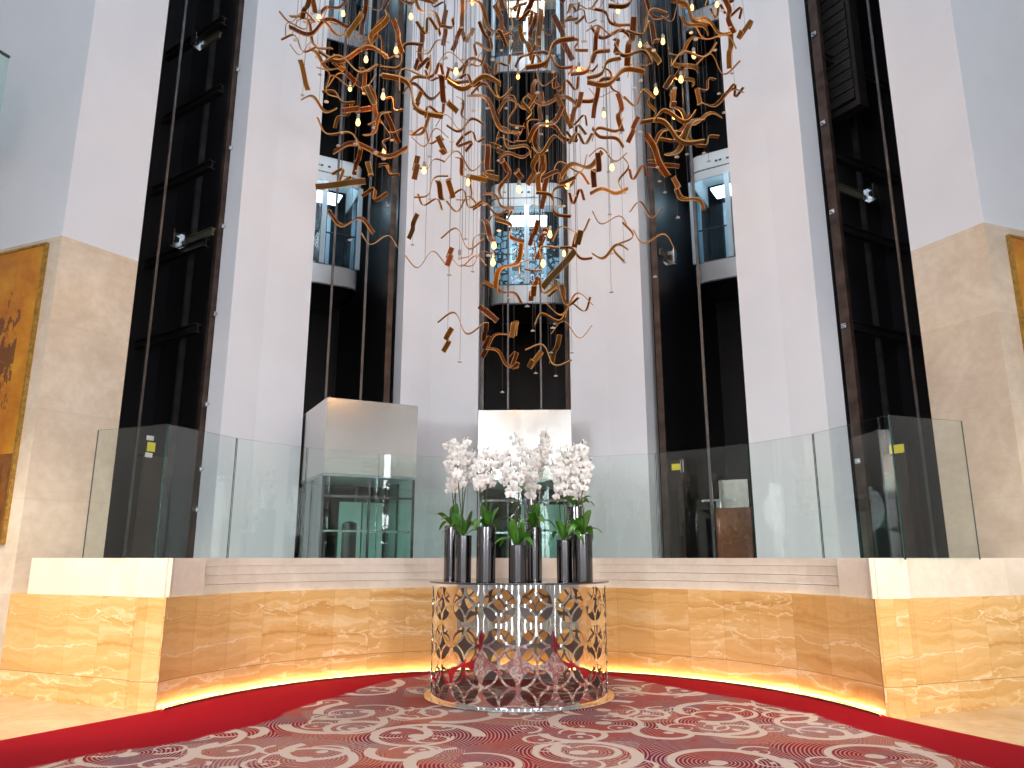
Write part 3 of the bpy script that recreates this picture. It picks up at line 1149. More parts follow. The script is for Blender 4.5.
# walnut panel with a steel head, standing in for a reflection in the glass
f = SH[3]
xa, _ = f.hit(716, 530, .55)
xb, _ = f.hit(752, 530, .55)
zt = f.hit(730, 480, .55)[1]
zm = f.hit(730, 508, .55)[1]
pr = empty('reflection_panel', f.world((xa + xb) / 2, .55, 0), f.rz)
tag(pr, 'walnut and steel panel standing in for a glass reflection, foot of the hoodless shaft', 'panel')
mb = MB()
mb.box((0, .05, zm / 2), (xb - xa, .08, zm))
mb.build('board', 'woodpanel', pr)
mb = MB()
mb.box((.04, .05, (zm + zt) / 2), (xb - xa - .1, .14, zt - zm))
mb.build('steel_head', 'brushed', pr)
mb = MB()
mb.box((-.2, -.03, zm + .12), (.5, .04, .035))
mb.box((-.2, -.03, zm + .06), (.06, .05, .1))
mb.build('latch', 'bracket', pr)


# ------------------------------------------------------------------ perforated pedestal
PR = .925
PC = Vector((.075, 8.42))
PH = 1.165
ped = empty('flower_pedestal', (PC.x, PC.y, .0))
tag(ped, 'round mirror-polished steel pedestal pierced with star-in-circle cut-outs, carrying the orchids', 'pedestal')
NC = 16
SW = 2 * PI * PR / NC
ROWZ = [.215, .585, .955]
MR = .165


def motif_loops():
    """hole outlines of one star-in-circle motif, centred on 0"""
    b = .010
    R = MR
    n = 9
    holes = []
    # arcs of the astroid are quarter circles of radius R about the corners (+-R, +-R)
    for sx, sy in ((1, 1), (-1, 1), (-1, -1), (1, -1)):
        lens = []
        # outer circle arc
        for k in range(n + 1):
            a = PI / 2 * (k / n)
            a = a * .90 + PI / 2 * .05
            lens.append((R * math.cos(a), R * math.sin(a)))
        # inner arc about the corner, going back
        for k in range(1, n):
            a = PI / 2 * (k / n)
            a = a * .90 + PI / 2 * .05
            rr = R - b
            lens.append((R - rr * math.cos(a), R - rr * math.sin(a)))
        holes.append([(x * sx, y * sy) for x, y in (lens if sx * sy > 0 else lens[::-1])])
    star = []
    for q, (sx, sy) in enumerate(((1, 1), (-1, 1), (-1, -1), (1, -1))):
        pts = []
        for k in range(n + 1):
            a = PI / 2 * (.27 + .46 * k / n)
            rr = R + b
            pts.append((R - rr * math.cos(PI / 2 - a), R - rr * math.sin(PI / 2 - a)))
        # from the point on the x axis to the point on the y axis
        pts = [(x * sx, y * sy) for x, y in pts]
        if sx * sy < 0:
            pts = pts[::-1]
        star += pts
    holes.append(star)
    return holes


def area(p):
    return sum(p[i - 1][0] * p[i][1] - p[i][0] * p[i - 1][1] for i in range(len(p))) / 2


HO = [h if area(h) > 0 else h[::-1] for h in motif_loops()]


def tile_mesh(z0, z1, zc):
    """one column-wide piece of the shell, unrolled: x along the girth, y up"""
    verts, edges = [], []

    def loop(pts):
        k = len(verts)
        verts.extend(Vector(p) for p in pts)
        edges.extend((k + i, k + (i + 1) % len(pts)) for i in range(len(pts)))

    nx, ny = 10, max(2, int((z1 - z0) / .05))
    hw = SW / 2
    out = [(-hw + SW * i / nx, z0) for i in range(nx)] + [(hw, z0 + (z1 - z0) * i / ny) for i in range(ny)] + [(hw - SW * i / nx, z1) for i in range(nx)] + [(-hw, z1 - (z1 - z0) * i / ny) for i in range(ny)]
    loop(out)
    hl = [[(x, y + zc) for x, y in h] for h in HO]
    for h in hl:
        loop(h)
    hv = [[Vector(p) for p in h] for h in hl]
    for i in range(1, nx):
        for j in range(1, ny):
            p = Vector((-hw + SW * i / nx, z0 + (z1 - z0) * j / ny))
            if any(inside(p, h) for h in hv) or min(seg_dist(p, h[q], h[q - 1]) for h in hv for q in range(len(h))) < .008:
                continue
            verts.append(p)
    r = delaunay_2d_cdt(verts, edges, [], 1, 1e-6)
    tris = []
    for t in r[2]:
        c = (r[0][t[0]] + r[0][t[1]] + r[0][t[2]]) / 3
        if not any(inside(c, h) for h in hv):
            tris.append(tuple(t))
    return [tuple(v) for v in r[0]], tris, hl


zb = [.035, .40, .77, PH - .02]
shell = MB()
PH0 = math.radians(-1.25)
TH_ = .006
for row in range(3):
    tv, tt, hl = tile_mesh(zb[row], zb[row + 1], ROWZ[row])
    for c in range(NC):
        ph = PH0 + (c + .5) * 2 * PI / NC

        def cyl(p, rad):
            a = ph + p[0] / PR
            return (rad * math.sin(a), -rad * math.cos(a), p[1])
        for rad, flip in ((PR, False), (PR - TH_, True)):
            k = len(shell.v)
            shell.v += [cyl(p, rad) for p in tv]
            for t in tt:
                ids = tuple(k + q for q in (t[::-1] if flip else t))
                shell.f.append(ids)
                shell.uv.append([(0, 0)] * 3)
                shell.mi.append(1 if flip else 0)
                shell.sm.append(True)
        for h in hl:
            for i in range(len(h)):
                a, b = h[i - 1], h[i]
                shell.face([cyl(a, PR), cyl(a, PR - TH_), cyl(b, PR - TH_), cyl(b, PR)], None, 0)


def shell_normals(o):
    """weld neighbouring tiles and give the outer and inner skins true round normals"""
    me = o.data
    bm = bmesh.new()
    bm.from_mesh(me)
    bmesh.ops.remove_doubles(bm, verts=[v for v in bm.verts if all(f.smooth for f in v.link_faces)], dist=2e-4)
    bm.to_mesh(me)
    bm.free()


def fix_winding(o, centre_axis=True):
    me = o.data
    bm = bmesh.new()
    bm.from_mesh(me)
    for f_ in bm.faces:
        if f_.smooth:
            c = f_.calc_center_median()
            rad = Vector((c.x, c.y, 0))
            out_ = rad.length > (PR - TH_ * .5) * math.cos(SW / PR / 20) - TH_ * .2
            if (f_.normal.dot(rad) > 0) != out_:
                f_.normal_flip()
    bm.to_mesh(me)
    bm.free()


so = shell.build('drum', ['chrome', 'inner'], ped)
shell_normals(so)
fix_winding(so)
# table plate, lip, foot ring
mb = MB()
mb.lathe([(0, PH - .018), (PR + .035, PH - .018), (PR + .04, PH - .014), (PR + .04, PH - .002), (PR + .036, PH), (0, PH)], 96, smooth=False)
mb.build('table_plate', 'plate', ped)
mb = MB()
mb.lathe([(PR - .03, .013), (PR + .062, .013), (PR + .067, .02), (PR + .062, .03), (PR + .006, .036), (PR - .03, .036), (PR - .03, .013)], 96)
mb.build('foot_ring', 'chrome', ped)

# ------------------------------------------------------------------ vases and orchids
VS = {  # px centre, top y, distance, radius
    'a': (452.5, 526, 8.62, .088), 'b': (463.8, 535.5, 7.98, .082), 'c': (486.2, 527, 7.84, .097), 'd': (517.8, 545, 7.72, .093),
    'e': (533.4, 527.5, 8.12, .088), 'f': (532.5, 492, 8.85, .088), 'g': (564.5, 540, 7.95, .082), 'h': (582.2, 534, 7.86, .10), 'i': (575.5, 507, 8.70, .10)}
VL = {'a': 'tall black vase at the back of the first pair', 'b': 'black vase in front of the first pair', 'c': 'broad black vase standing alone as second group',
      'd': 'shortest black vase, in front at the middle', 'e': 'tall black vase beside the shortest one at the middle', 'f': 'tallest black vase at the back, directly before the steel hood',
      'g': 'slim black vase in front within the last group', 'h': 'broad black vase at the very end of the last group', 'i': 'tall black vase at the back of the last group'}


def vase(key):
    px, ty, Y, r = VS[key]
    top = at(px, ty, Y)
    h = top.z - PH
    mb = MB()
    mb.lathe([(0, 0), (r * .97, 0), (r, .006), (r, h - .004), (r - .003, h), (r - .008, h - .004), (r - .008, h - .10), (0, h - .10)], 96)
    o = mb.build('flower_vase', 'vase')
    me = o.data
    me.set_sharp_from_angle(angle=math.radians(40))
    o.location = (top.x, Y, PH)
    tag(o, VL[key] + ', on the pedestal', 'vase', 'black cylinder vases')
    return Vector((top.x, Y, top.z)), r


def petal_grid(mb, L, W, ang, cup, mi=0, n=4, back=0.0):
    """one petal in the x-z plane pointing along ang, face towards -y"""
    rows = []
    ca, sa = math.cos(ang), math.sin(ang)
    for i in range(n + 1):
        t = i / n
        w = W * math.sin(PI * (t * .86 + .09)) ** .7
        row = []
        for j in (-1, 0, 1):
            x, y = L * t, w * j * .5
            d = -cup * t * t + .18 * W * (1 - abs(j)) * -1 + back
            row.append((x * ca - y * sa, d, x * sa + y * ca))
        rows.append(row)
    mb.grid(rows, mi, True)


def flower_mesh(k):
    mb = MB()
    q = 1 + .06 * k
    for a in (90, 215, 325):
        petal_grid(mb, .052 * q, .034, math.radians(a), -.006 + .004 * k, 0, 4, .004)
    for a in (12, 168):
        petal_grid(mb, .058 * q, .062, math.radians(a), .010 - .004 * k, 0, 4, -.003)
    # lip and column
    petal_grid(mb, .024, .02, math.radians(270), .022, 1, 3, -.010)
    petal_grid(mb, .014, .012, math.radians(200), .016, 1, 2, -.010)
    petal_grid(mb, .014, .012, math.radians(340), .016, 1, 2, -.010)
    mb.tube([(0, -.002, .004), (0, -.018, .0), (0, -.02, -.004)], [.006, .006, .004], 6, 0)
    return mb.mesh('flower', ['petal', 'lip'])


FL = [flower_mesh(k) for k in range(3)]


def bud_mesh():
    mb = MB()
    rows = [(.0, -.012), (.007, -.008), (.010, 0), (.007, .010), (0, .015)]
    mb.lathe(rows, 8)
    return mb.mesh('bud', ['petal'])


BUD = bud_mesh()


def leaf_mesh(L, W, droop, rise):
    mb = MB()
    rows = []
    n = 9
    for i in range(n + 1):
        t = i / n
        w = W * (math.sin(PI * min(1, t * .82 + .13)) ** .75) * (1 if t < .98 else .3)
        x = L * (t * math.cos(rise) * (1 - .1 * t))
        z = L * (t * math.sin(rise)) - droop * L * t * t
        rows.append([(x, -w / 2, z + .12 * w), (x, -w / 4, z + .03 * w), (x, 0, z - .05 * w), (x, w / 4, z + .03 * w), (x, w / 2, z + .12 * w)])
    mb.grid(rows, 0, True)
    return mb.mesh('leaf', ['leaf'])


LF = [leaf_mesh(.28, .058, .55, .98), leaf_mesh(.25, .068, .35, 1.25), leaf_mesh(.31, .046, .62, .78), leaf_mesh(.28, .052, .85, .82), leaf_mesh(.22, .07, .2, 1.38)]

APEX = {'a': [(447, 444), (454, 441), (462, 446)], 'b': [(457, 452), (467, 440), (474, 452)], 'c': [(479, 452), (488, 449), (497, 453)], 'd': [(500, 462), (509, 452), (521, 462), (527, 468)],
        'e': [(514, 436), (529, 458), (537, 452)], 'f': [(541, 438), (547, 432), (553, 450)], 'g': [(560, 450), (551, 462), (566, 460)], 'h': [(574, 446), (583, 442), (592, 460)], 'i': [(567, 447), (578, 454), (587, 452)]}
LOWY = {'a': 492, 'b': 488, 'c': 487, 'd': 492, 'e': 494, 'f': 486, 'g': 499, 'h': 494, 'i': 499}
NLEAF = {'a': 7, 'b': 9, 'c': 10, 'd': 11, 'e': 10, 'f': 5, 'g': 6, 'h': 11, 'i': 7}
PLL = {'a': 'white orchid plant in the tall back vase of the first pair', 'b': 'white orchid plant in the front vase of the first pair', 'c': 'white orchid plant in the lone broad vase, second group',
       'd': 'white orchid plant with spreading leaves in the shortest vase', 'e': 'white orchid plant beside the shortest vase at the middle', 'f': 'highest white orchid plant, in the tallest back vase',
       'g': 'white orchid plant in the slim front vase of the last group', 'h': 'white orchid plant in the end vase, dark leaves reaching outwards', 'i': 'white orchid plant in the tall back vase of the last group'}
for key in VS:
    top, vr = vase(key)
    root = empty('orchid_plant', (top.x, top.y, top.z - .07))
    tag(root, PLL[key], 'orchid', 'white orchids on the pedestal')
    px, ty, Y, _r = VS[key]
    # root ball that fills the vase mouth
    mb = MB()
    mb.lathe([(0, -.025), (vr - .014, -.025), (vr - .016, .03), (vr * .5, .055), (0, .06)], 20)
    mb.build('moss', 'stem', root)
    nl = NLEAF[key]
    for k in range(nl):
        a = k / nl * 2 * PI + rnd.uniform(-.35, .35)
        o = link('leaf', LF[(k * 2 + ord(key)) % 5], root)
        o.location = (math.cos(a) * .025, math.sin(a) * .025, .075 + .012 * (k % 3))
        o.rotation_euler = (rnd.uniform(-.25, .25), rnd.uniform(-.2, .2), a)
        s = rnd.uniform(1.1, 1.6)
        o.scale = (s, s, s)
    for (ax, ay) in APEX[key]:
        tip = at(ax, ay - 4, Y + rnd.uniform(-.10, .10)) - Vector(root.location)
        st = Vector((rnd.uniform(-.03, .03), rnd.uniform(-.03, .03), .05))
        low = at(ax, LOWY[key] + rnd.uniform(-8, 6), Y).z - root.location.z
        bow = Vector((rnd.uniform(-.05, .05), rnd.uniform(-.10, -.02), 0))
        path = []
        n = 10
        for i in range(n + 1):
            t = i / n
            # rises steeply, then leans over to the tip
            p = st.lerp(tip, t)
            p.x = st.x + (tip.x - st.x) * t ** 1.5
            p += bow * math.sin(PI * t)
            path.append(p)
        mb = MB()
        mb.tube(path, [.0062 - .0028 * i / n for i in range(n + 1)], 6)
        sm = mb.build('stem', 'stem', root)
        # blooms along the upper part
        zs = [p.z for p in path]
        z = low
        nf = max(6, int((tip.z - low) / .033))
        for q in range(nf):
            zz_ = low + (tip.z - low) * (q + .3) / nf
            k = max(0, min(n - 1, next((i for i in range(n) if zs[i + 1] >= zz_), n - 1)))
            t = (zz_ - zs[k]) / max(1e-4, zs[k + 1] - zs[k])
            p = path[k].lerp(path[k + 1], t)
            if q >= nf - 1:
                o = link('bud', BUD, sm)
                o.location = p + Vector((rnd.uniform(-.012, .012), -.01, 0))
                continue
            side = 1 if q % 2 else -1
            a = side * rnd.uniform(.1, 1.3) + (PI if rnd.random() < .18 else 0)
            rr = rnd.uniform(.018, .065)
            o = link('flower', FL[rnd.randrange(3)], sm)
            o.location = p + Vector((math.sin(a) * rr, -math.cos(a) * rr, rnd.uniform(-.012, .012)))
            o.rotation_euler = (rnd.uniform(-.45, .15), rnd.uniform(-.3, .3), a * .8)
            s = rnd.uniform(.72, .95) * (.75 if q > nf - 3 else 1)
            o.scale = (s, s, s)


# ------------------------------------------------------------------ hanging ribbons: x1, y1, x2, y2 seen ends, bow (share of length), how broadside (0 edge on .. 2 broad)
RB = [
 (281,15,313,19,-.15,0),(294,15,328,50,.1,0),(293,30,344,24,-.15,1),(293,48,318,49,-.2,0),(307,50,335,70,.08,1),(300,59,308,91,.05,2),(303,15,309,0,0,2),(312,-8,314,10,0,2),
 (319,15,347,0,.1,1),(345,40,364,10,0,2),(322,55,385,53,-.1,1),(325,60,375,68,.1,0),(323,73,332,92,0,0),(355,38,380,38,-.12,0),(370,42,382,22,0,2),(362,28,366,2,.1,2),(363,72,366,92,0,2),
 (369,44,389,11,0,2),(394,20,402,53,0,2),(415,0,440,23,-.1,1),(430,0,447,9,-.15,0),(419,26,435,25,-.25,0),(444,38,445,18,0,2),(440,32,452,22,.1,0),(418,53,447,41,-.12,0),(417,63,428,65,-.3,1),
 (388,75,437,117,.08,1),(408,84,437,70,.12,1),(424,72,446,86,-.05,0),(438,61,480,57,.15,0),(449,70,480,60,-.15,1),(437,70,448,73,.2,0),(447,76,478,88,-.1,1),(457,78,480,84,.15,0),
 (452,52,461,28,0,2),(461,28,465,40,0,2),(466,42,474,28,0,2),(441,78,444,100,0,2),
 (470,0,500,33,.08,1),(483,28,503,40,-.2,1),(500,38,523,3,-.1,0),(476,51,490,42,.2,0),(462,73,486,57,.1,0),(494,72,512,56,.1,0),(505,34,520,54,.25,0),(518,63,533,48,.1,1),(519,27,532,58,0,2),
 (530,40,536,11,0,2),(538,47,541,8,0,2),(525,15,532,0,.15,2),(517,10,532,21,-.2,0),(545,31,562,25,-.2,0),(555,17,571,58,0,2),(563,25,580,14,.1,1),(568,10,580,5,.15,0),(530,68,570,38,-.1,1),(536,52,570,68,.12,1),
 (532,62,548,60,.2,0),(549,70,560,90,0,1),(487,64,488,82,0,2),(473,90,510,92,.2,1),(460,76,480,84,.1,0),
 (567,11,598,2,.12,0),(575,10,595,22,.15,0),(563,22,584,18,.2,1),(590,9,613,0,-.1,0),(597,9,619,26,.1,1),(588,29,621,31,.12,0),(592,30,632,38,-.15,1),(593,58,598,31,0,2),(615,37,618,56,0,1),(627,63,634,20,0,2),
 (630,33,663,10,-.15,0),(643,40,662,66,0,2),(569,72,597,67,.15,1),(590,78,618,58,-.1,1),(591,84,641,70,-.12,1),(606,70,616,90,.1,1),(630,72,650,57,.15,0),(562,90,580,80,.2,0),(570,40,583,50,-.2,1),(648,20,658,45,0,2),
 (675,0,705,25,.1,1),(664,18,686,8,-.2,0),(694,20,733,33,.1,1),(711,12,725,10,-.2,0),(725,-2,733,32,0,2),(728,10,741,15,-.2,0),(729,67,731,33,0,2),(738,36,752,23,-.4,2),(697,62,737,66,.25,0),(672,55,700,37,-.05,1),
 (670,62,700,70,.1,2),(664,88,684,67,0,2),(684,75,693,84,.1,1),(700,92,715,77,-.1,0),(728,90,742,91,.4,0),
 (325,91,352,103,.12,1),(305,98,333,110,.15,1),(347,110,367,109,-.2,2),(336,124,350,108,0,1),(318,122,360,145,-.1,0),(336,149,405,151,.12,1),(366,136,388,111,-.03,1),(388,118,397,139,0,2),(370,123,400,131,.1,0),
 (386,96,403,112,0,0),(364,82,376,108,.05,2),(384,150,388,130,.1,0),(355,170,360,152,0,2),(380,163,398,176,.1,0),
 (416,107,420,95,0,2),(425,114,445,107,.15,0),(413,136,440,112,-.1,1),(437,122,469,122,.2,0),(414,131,440,140,.2,0),(414,141,446,134,-.3,0),(440,136,443,154,0,2),(448,102,457,112,0,2),(459,97,466,120,0,1),
 (449,128,482,122,-.15,1),(465,133,484,140,.1,0),(461,140,468,148,-.2,0),(473,94,515,134,.05,1),(450,84,498,81,-.15,1),(484,140,491,176,0,2),(446,158,483,164,.18,0),(418,168,443,160,-.1,0),(415,177,417,158,0,2),(457,155,466,179,0,1),(494,145,520,135,.15,0),
 (499,108,535,99,.25,1),(530,98,577,103,-.12,1),(505,98,520,128,.25,0),(524,95,529,120,0,1),(530,110,536,80,0,2),(540,120,542,92,0,2),(518,142,537,119,-.15,0),(529,138,562,110,.05,1),(544,124,575,141,0,1),(558,98,570,125,0,2),
 (570,118,587,122,-.2,0),(573,116,580,98,0,2),(552,80,562,92,0,2),(569,135,583,131,-.25,0),(570,140,592,137,.15,0),(505,140,530,153,-.15,1),(535,150,560,140,-.2,1),(500,157,530,153,.12,1),
 (590,91,624,97,-.1,0),(594,112,598,88,0,2),(619,95,621,130,0,2),(592,137,623,122,.15,1),(593,130,623,145,-.12,1),(628,100,650,95,-.2,0),(628,143,638,116,0,2),(591,153,625,156,.15,0),(622,190,625,158,.1,0),
 (594,181,598,160,0,2),(592,192,626,190,.12,1),(629,173,647,172,-.25,0),(645,120,700,143,.12,1),(647,135,667,176,.05,2),(650,165,677,166,0,2),(650,160,668,175,.1,1),(672,91,674,106,0,2),(674,106,697,144,.12,1),
 (652,145,682,135,.1,1),(654,143,690,118,0,1),(684,122,720,115,-.12,1),(697,147,718,135,-.12,1),(669,156,700,118,-.05,1),(705,105,741,90,-.1,1),(697,85,700,108,0,2),(673,175,679,190,0,2),(678,190,705,207,-.12,1),(650,100,654,114,0,1),
 (316,187,365,181,.06,2),(334,171,349,180,.4,0),(364,193,385,196,.35,1),(330,215,372,229,-.15,1),(379,165,399,176,.08,1),(368,160,371,178,0,2),(362,236,397,244,-.15,0),
 (417,198,445,175,-.12,0),(417,197,443,207,-.15,0),(438,182,442,199,0,2),(449,180,452,197,0,2),(452,193,480,204,.18,0),(448,205,477,203,-.25,0),(460,201,482,175,-.15,0),(474,178,495,177,-.2,2),(487,194,510,208,.05,1),(475,207,507,211,0,1),
 (500,197,509,165,.08,1),(483,216,494,245,0,2),(410,236,416,217,0,2),(444,234,481,243,.2,0),(462,259,484,233,-.12,0),(488,222,510,214,.1,0),(407,260,443,259,-.18,0),(448,264,451,249,0,2),(452,260,485,262,-.15,0),(463,266,490,252,-.1,0),
 (530,180,537,158,0,2),(538,192,544,155,0,2),(502,161,508,170,0,2),(517,171,521,179,0,2),(552,174,587,160,.25,0),(551,196,576,177,.1,1),(547,175,571,180,.2,1),(560,180,588,180,-.2,0),(540,192,567,217,0,1),(570,197,583,196,-.3,0),
 (553,237,589,223,.15,0),(575,243,580,235,0,2),(502,222,519,240,-.15,1),(531,241,537,225,0,2),(541,239,545,230,0,2),
 (495,284,522,248,.15,1),(482,285,497,284,.1,1),(494,284,521,301,-.1,1),(520,273,534,248,.1,0),(538,256,543,240,0,2),(542,288,575,251,0,2),(540,283,565,294,-.2,0),(550,293,576,301,.15,0),(562,247,590,259,.1,1),(534,287,537,279,0,2),
 (531,298,534,289,0,2),(553,291,556,281,0,2),(529,271,553,246,-.25,0),(564,313,591,301,.2,0),(593,215,628,225,-.15,0),(620,259,627,225,.2,0),(594,256,626,247,-.15,1),(632,208,660,211,.3,0),(634,234,673,243,-.15,0),(675,192,703,207,-.05,1),
 (549,308,590,300,-.2,0),(535,322,566,313,.2,1),(553,329,590,330,.25,0),(529,347,568,363,.15,0),(552,361,559,338,0,2),(530,364,541,355,-.3,2),(512,355,516,366,.2,1),(512,333,516,325,.2,2),
 (441,318,480,328,.2,0),(445,349,450,331,0,2),(482,309,494,318,-.3,2),(484,339,486,325,0,2),(484,354,488,340,0,2),(489,343,517,325,.12,1),(489,348,516,368,.1,1),
]
# the upper part of the cloud is denser: fill between the ones above
def cloud_lim(x):
    if x < 300: return 45
    if x < 335: return 90
    if x < 400: return 130
    if x < 480: return 95
    if x < 590: return 200
    if x < 640: return 100
    if x < 705: return 150
    return 40
fr = random.Random(5)
placed = [((a + c) / 2, (b + d) / 2) for a, b, c, d, _, _ in RB]
tries = 0
while len(RB) < 300 and tries < 20000:
    tries += 1
    x = fr.uniform(288, 742)
    y = fr.uniform(-14, 1) if fr.random() < .25 else fr.uniform(0, cloud_lim(x))
    if y > cloud_lim(x) or min((x - a) ** 2 + (y - b) ** 2 for a, b in placed) < 8.5 ** 2:
        continue
    placed.append((x, y))
    t = fr.choice((0, 0, 1, 1, 2))
    L = fr.uniform(26, 46) if t < 2 else fr.uniform(18, 36)
    a = fr.uniform(-.7, .7) if t < 2 else fr.uniform(.6, 1.6) * fr.choice((-1, 1))
    RB.append((x - math.cos(a) * L / 2, y - math.sin(a) * L / 2, x + math.cos(a) * L / 2, y + math.sin(a) * L / 2, fr.choice((-.15, -.1, .1, .15, .2)) if t < 2 else 0, t))


def ribbon_mesh(amp):
    """unit-length S-shaped veneer strip: chord along x, bow along z, width along y"""
    mb = MB()
    n = 26
    w, th = .13, .019
    C, N = [], []
    for i in range(n + 1):
        t = i / n
        C.append(Vector((t - .5, 0, amp * math.sin(2 * PI * (1.2 * t - .1)))))
    for i in range(n + 1):
        d = (C[min(n, i + 1)] - C[max(0, i - 1)]).normalized()
        N.append(Vector((-d.z, 0, d.x)))
    for s, fl in ((1, False), (-1, True)):
        rows = []
        for c, q in zip(C, N):
            e = c + q * (th / 2 * s)
            a, b = (e.x, -w / 2 + .011, e.z), (e.x, w / 2 - .011, e.z)
            rows.append([a, b] if not fl else [b, a])
        mb.grid(rows, 0, True)
        # gilt margin lines either side of the face
        for y0, y1 in ((-w / 2, -w / 2 + .011), (w / 2 - .011, w / 2)):
            rows = []
            for c, q in zip(C, N):
                e = c + q * (th / 2 * s)
                a, b = (e.x, y0, e.z), (e.x, y1, e.z)
                rows.append([a, b] if not fl else [b, a])
            mb.grid(rows, 1, True)
    for y in (-w / 2, w / 2):
        rows = []
        for c, q in zip(C, N):
            a, b = c + q * (th / 2), c - q * (th / 2)
            rows.append([(a.x, y, a.z), (b.x, y, b.z)] if y < 0 else [(b.x, y, b.z), (a.x, y, a.z)])
        mb.grid(rows, 1, True)
    for k in (0, n):
        a, b = C[k] + N[k] * (th / 2), C[k] - N[k] * (th / 2)
        q = [(a.x, -w / 2, a.z), (a.x, w / 2, a.z), (b.x, w / 2, b.z), (b.x, -w / 2, b.z)]
        mb.face(q if k else q[::-1], None, 1)
    return mb.mesh('strip', ['ribbon', 'gilt'])


AMPS = [.06, .11, .155, .20]
RM = [ribbon_mesh(a) for a in AMPS]
mb = MB()
mb.tube([(0, 0, 0), (0, 0, 1)], .0019, 5, cap=False)
CABLE = mb.mesh('cable', ['cable'])
mb = MB()
mb.lathe([(0, -.005), (.022, -.005), (.026, -.002), (.026, .001), (.019, .003), (.006, .007), (.004, .016), (0, .016)], 14)
DISC = mb.mesh('end_weight', ['disc'])
ZC = 16.6
right_v = Vector((1, 0, 0))
placed3 = []


def zone(x):
    if x < 318: return 'outer column near painting'
    if x < 398: return 'hooded shaft near painting'
    if x < 481: return 'column between hooded shafts'
    if x < 570: return 'centre shaft'
    if x < 650: return 'column past centre shaft'
    if x < 732: return 'hoodless shaft'
    return 'outer column past hoodless shaft'


def band(y):
    if y > 308: return 'below the cars'
    if y > 278: return 'level with car apron'
    if y > 200: return 'level with car windows'
    if y > 155: return 'level with car roof'
    if y > 75: return 'above the lower car'
    return 'highest tier'


def shape(x1, y1, x2, y2, t):
    dx, dy = abs(x2 - x1), y2 - y1
    w = ('slender', 'twisted', 'broad-faced')[t]
    if dx < abs(dy) * .5:
        return w + ' upright ribbon'
    if abs(dy) < dx * .2:
        return w + ' level ribbon'
    return w + (' falling ribbon' if dy > 0 else ' climbing ribbon')


entries = []
dr = random.Random(21)
for (x1, y1, x2, y2, bow, t) in RB:
    if x2 < x1:
        x1, y1, x2, y2 = x2, y2, x1, y1
    mx, my = (x1 + x2) / 2, (y1 + y2) / 2
    u = (mx - 512) / 240.0
    hw = 1.5 * math.sqrt(max(.06, 1 - u * u))
    Y = 8.35 + dr.uniform(-hw, hw)
    if my > 300:
        Y = 8.35 + dr.uniform(-.6, .6)
    if t < 2:
        ex, ey = (x2 - x1) * .05, (y2 - y1) * .05
        x1, y1, x2, y2 = x1 - ex, y1 - ey, x2 + ex, y2 + ey
    A, B = at(x1, y1, Y), at(x2, y2, Y)
    c = (A + B) / 2
    ch = B - A
    m = ch.length
    view = (c - CAM).normalized()
    Lmin = .46 if t == 2 else .40
    if m < Lmin:
        tilt = math.sqrt(Lmin * Lmin - m * m) * (1 if dr.random() < .5 else -1)
        ch = ch + view * tilt
        L = Lmin
    else:
        L = m
    cx_ = ch.normalized()
    upv = Vector((0, 0, 1))
    side = view.cross(cx_).normalized()      # in the picture plane, square to the chord
    ang = {0: dr.uniform(.04, .28), 1: dr.uniform(.5, .9), 2: dr.uniform(1.15, 1.5)}[t] * dr.choice((-1, 1))
    v = (view - cx_ * view.dot(cx_)).normalized() * math.cos(ang) + side * math.sin(ang)
    v = (v - cx_ * v.dot(cx_)).normalized()
    nz = cx_.cross(v).normalized()
    if nz.z < 0:
        v, nz = -v, -nz
    if bow < 0:
        v, nz = -v, -nz
    k = min(range(4), key=lambda q: abs(AMPS[q] - abs(bow))) if bow else dr.choice((0, 1, 2))
    if t < 2 and k == 0:
        k = 1
    entries.append((c, Matrix((cx_, v, nz)).transposed(), L, k, mx, my, t, '%s %s, before %s' % (shape(x1, y1, x2, y2, t), band(my), zone(mx))))

bylab = {}
for e in entries:
    bylab.setdefault(e[7], []).append(e)
ordw = ['first', 'second', 'third', 'fourth', 'fifth', 'sixth', 'seventh', 'eighth', 'ninth', 'tenth', 'eleventh', 'twelfth', 'thirteenth', 'fourteenth', 'fifteenth', 'sixteenth', 'seventeenth']
names = {}
for lab, es in bylab.items():
    es.sort(key=lambda e: e[4])
    for q, e in enumerate(es):
        names[id(e)] = lab if len(es) == 1 else '%s, %s from painting' % (lab, ordw[q])
for e in entries:
    c, mt, L, k, mx, my, t, lab = e
    r = empty('hanging_ribbon', c)
    tag(r, names[id(e)], 'hanging ribbon', 'wavy wooden ribbons of the hanging cloud')
    o = link('strip', RM[k], r)
    o.rotation_euler = mt.to_euler()
    o.scale = (L, min(L, .62) * (.72, .85, 1.0)[t], L)
    cb = link('cable', CABLE, r)
    dz = dr.uniform(.12, .5) if dr.random() < .48 else .0
    cb.location = (0, 0, -dz)
    cb.scale = (1, 1, ZC - c.z + dz + .03)
    if dz:
        w = link('end_weight', DISC, r)
        w.location = (0, 0, -dz - .008)

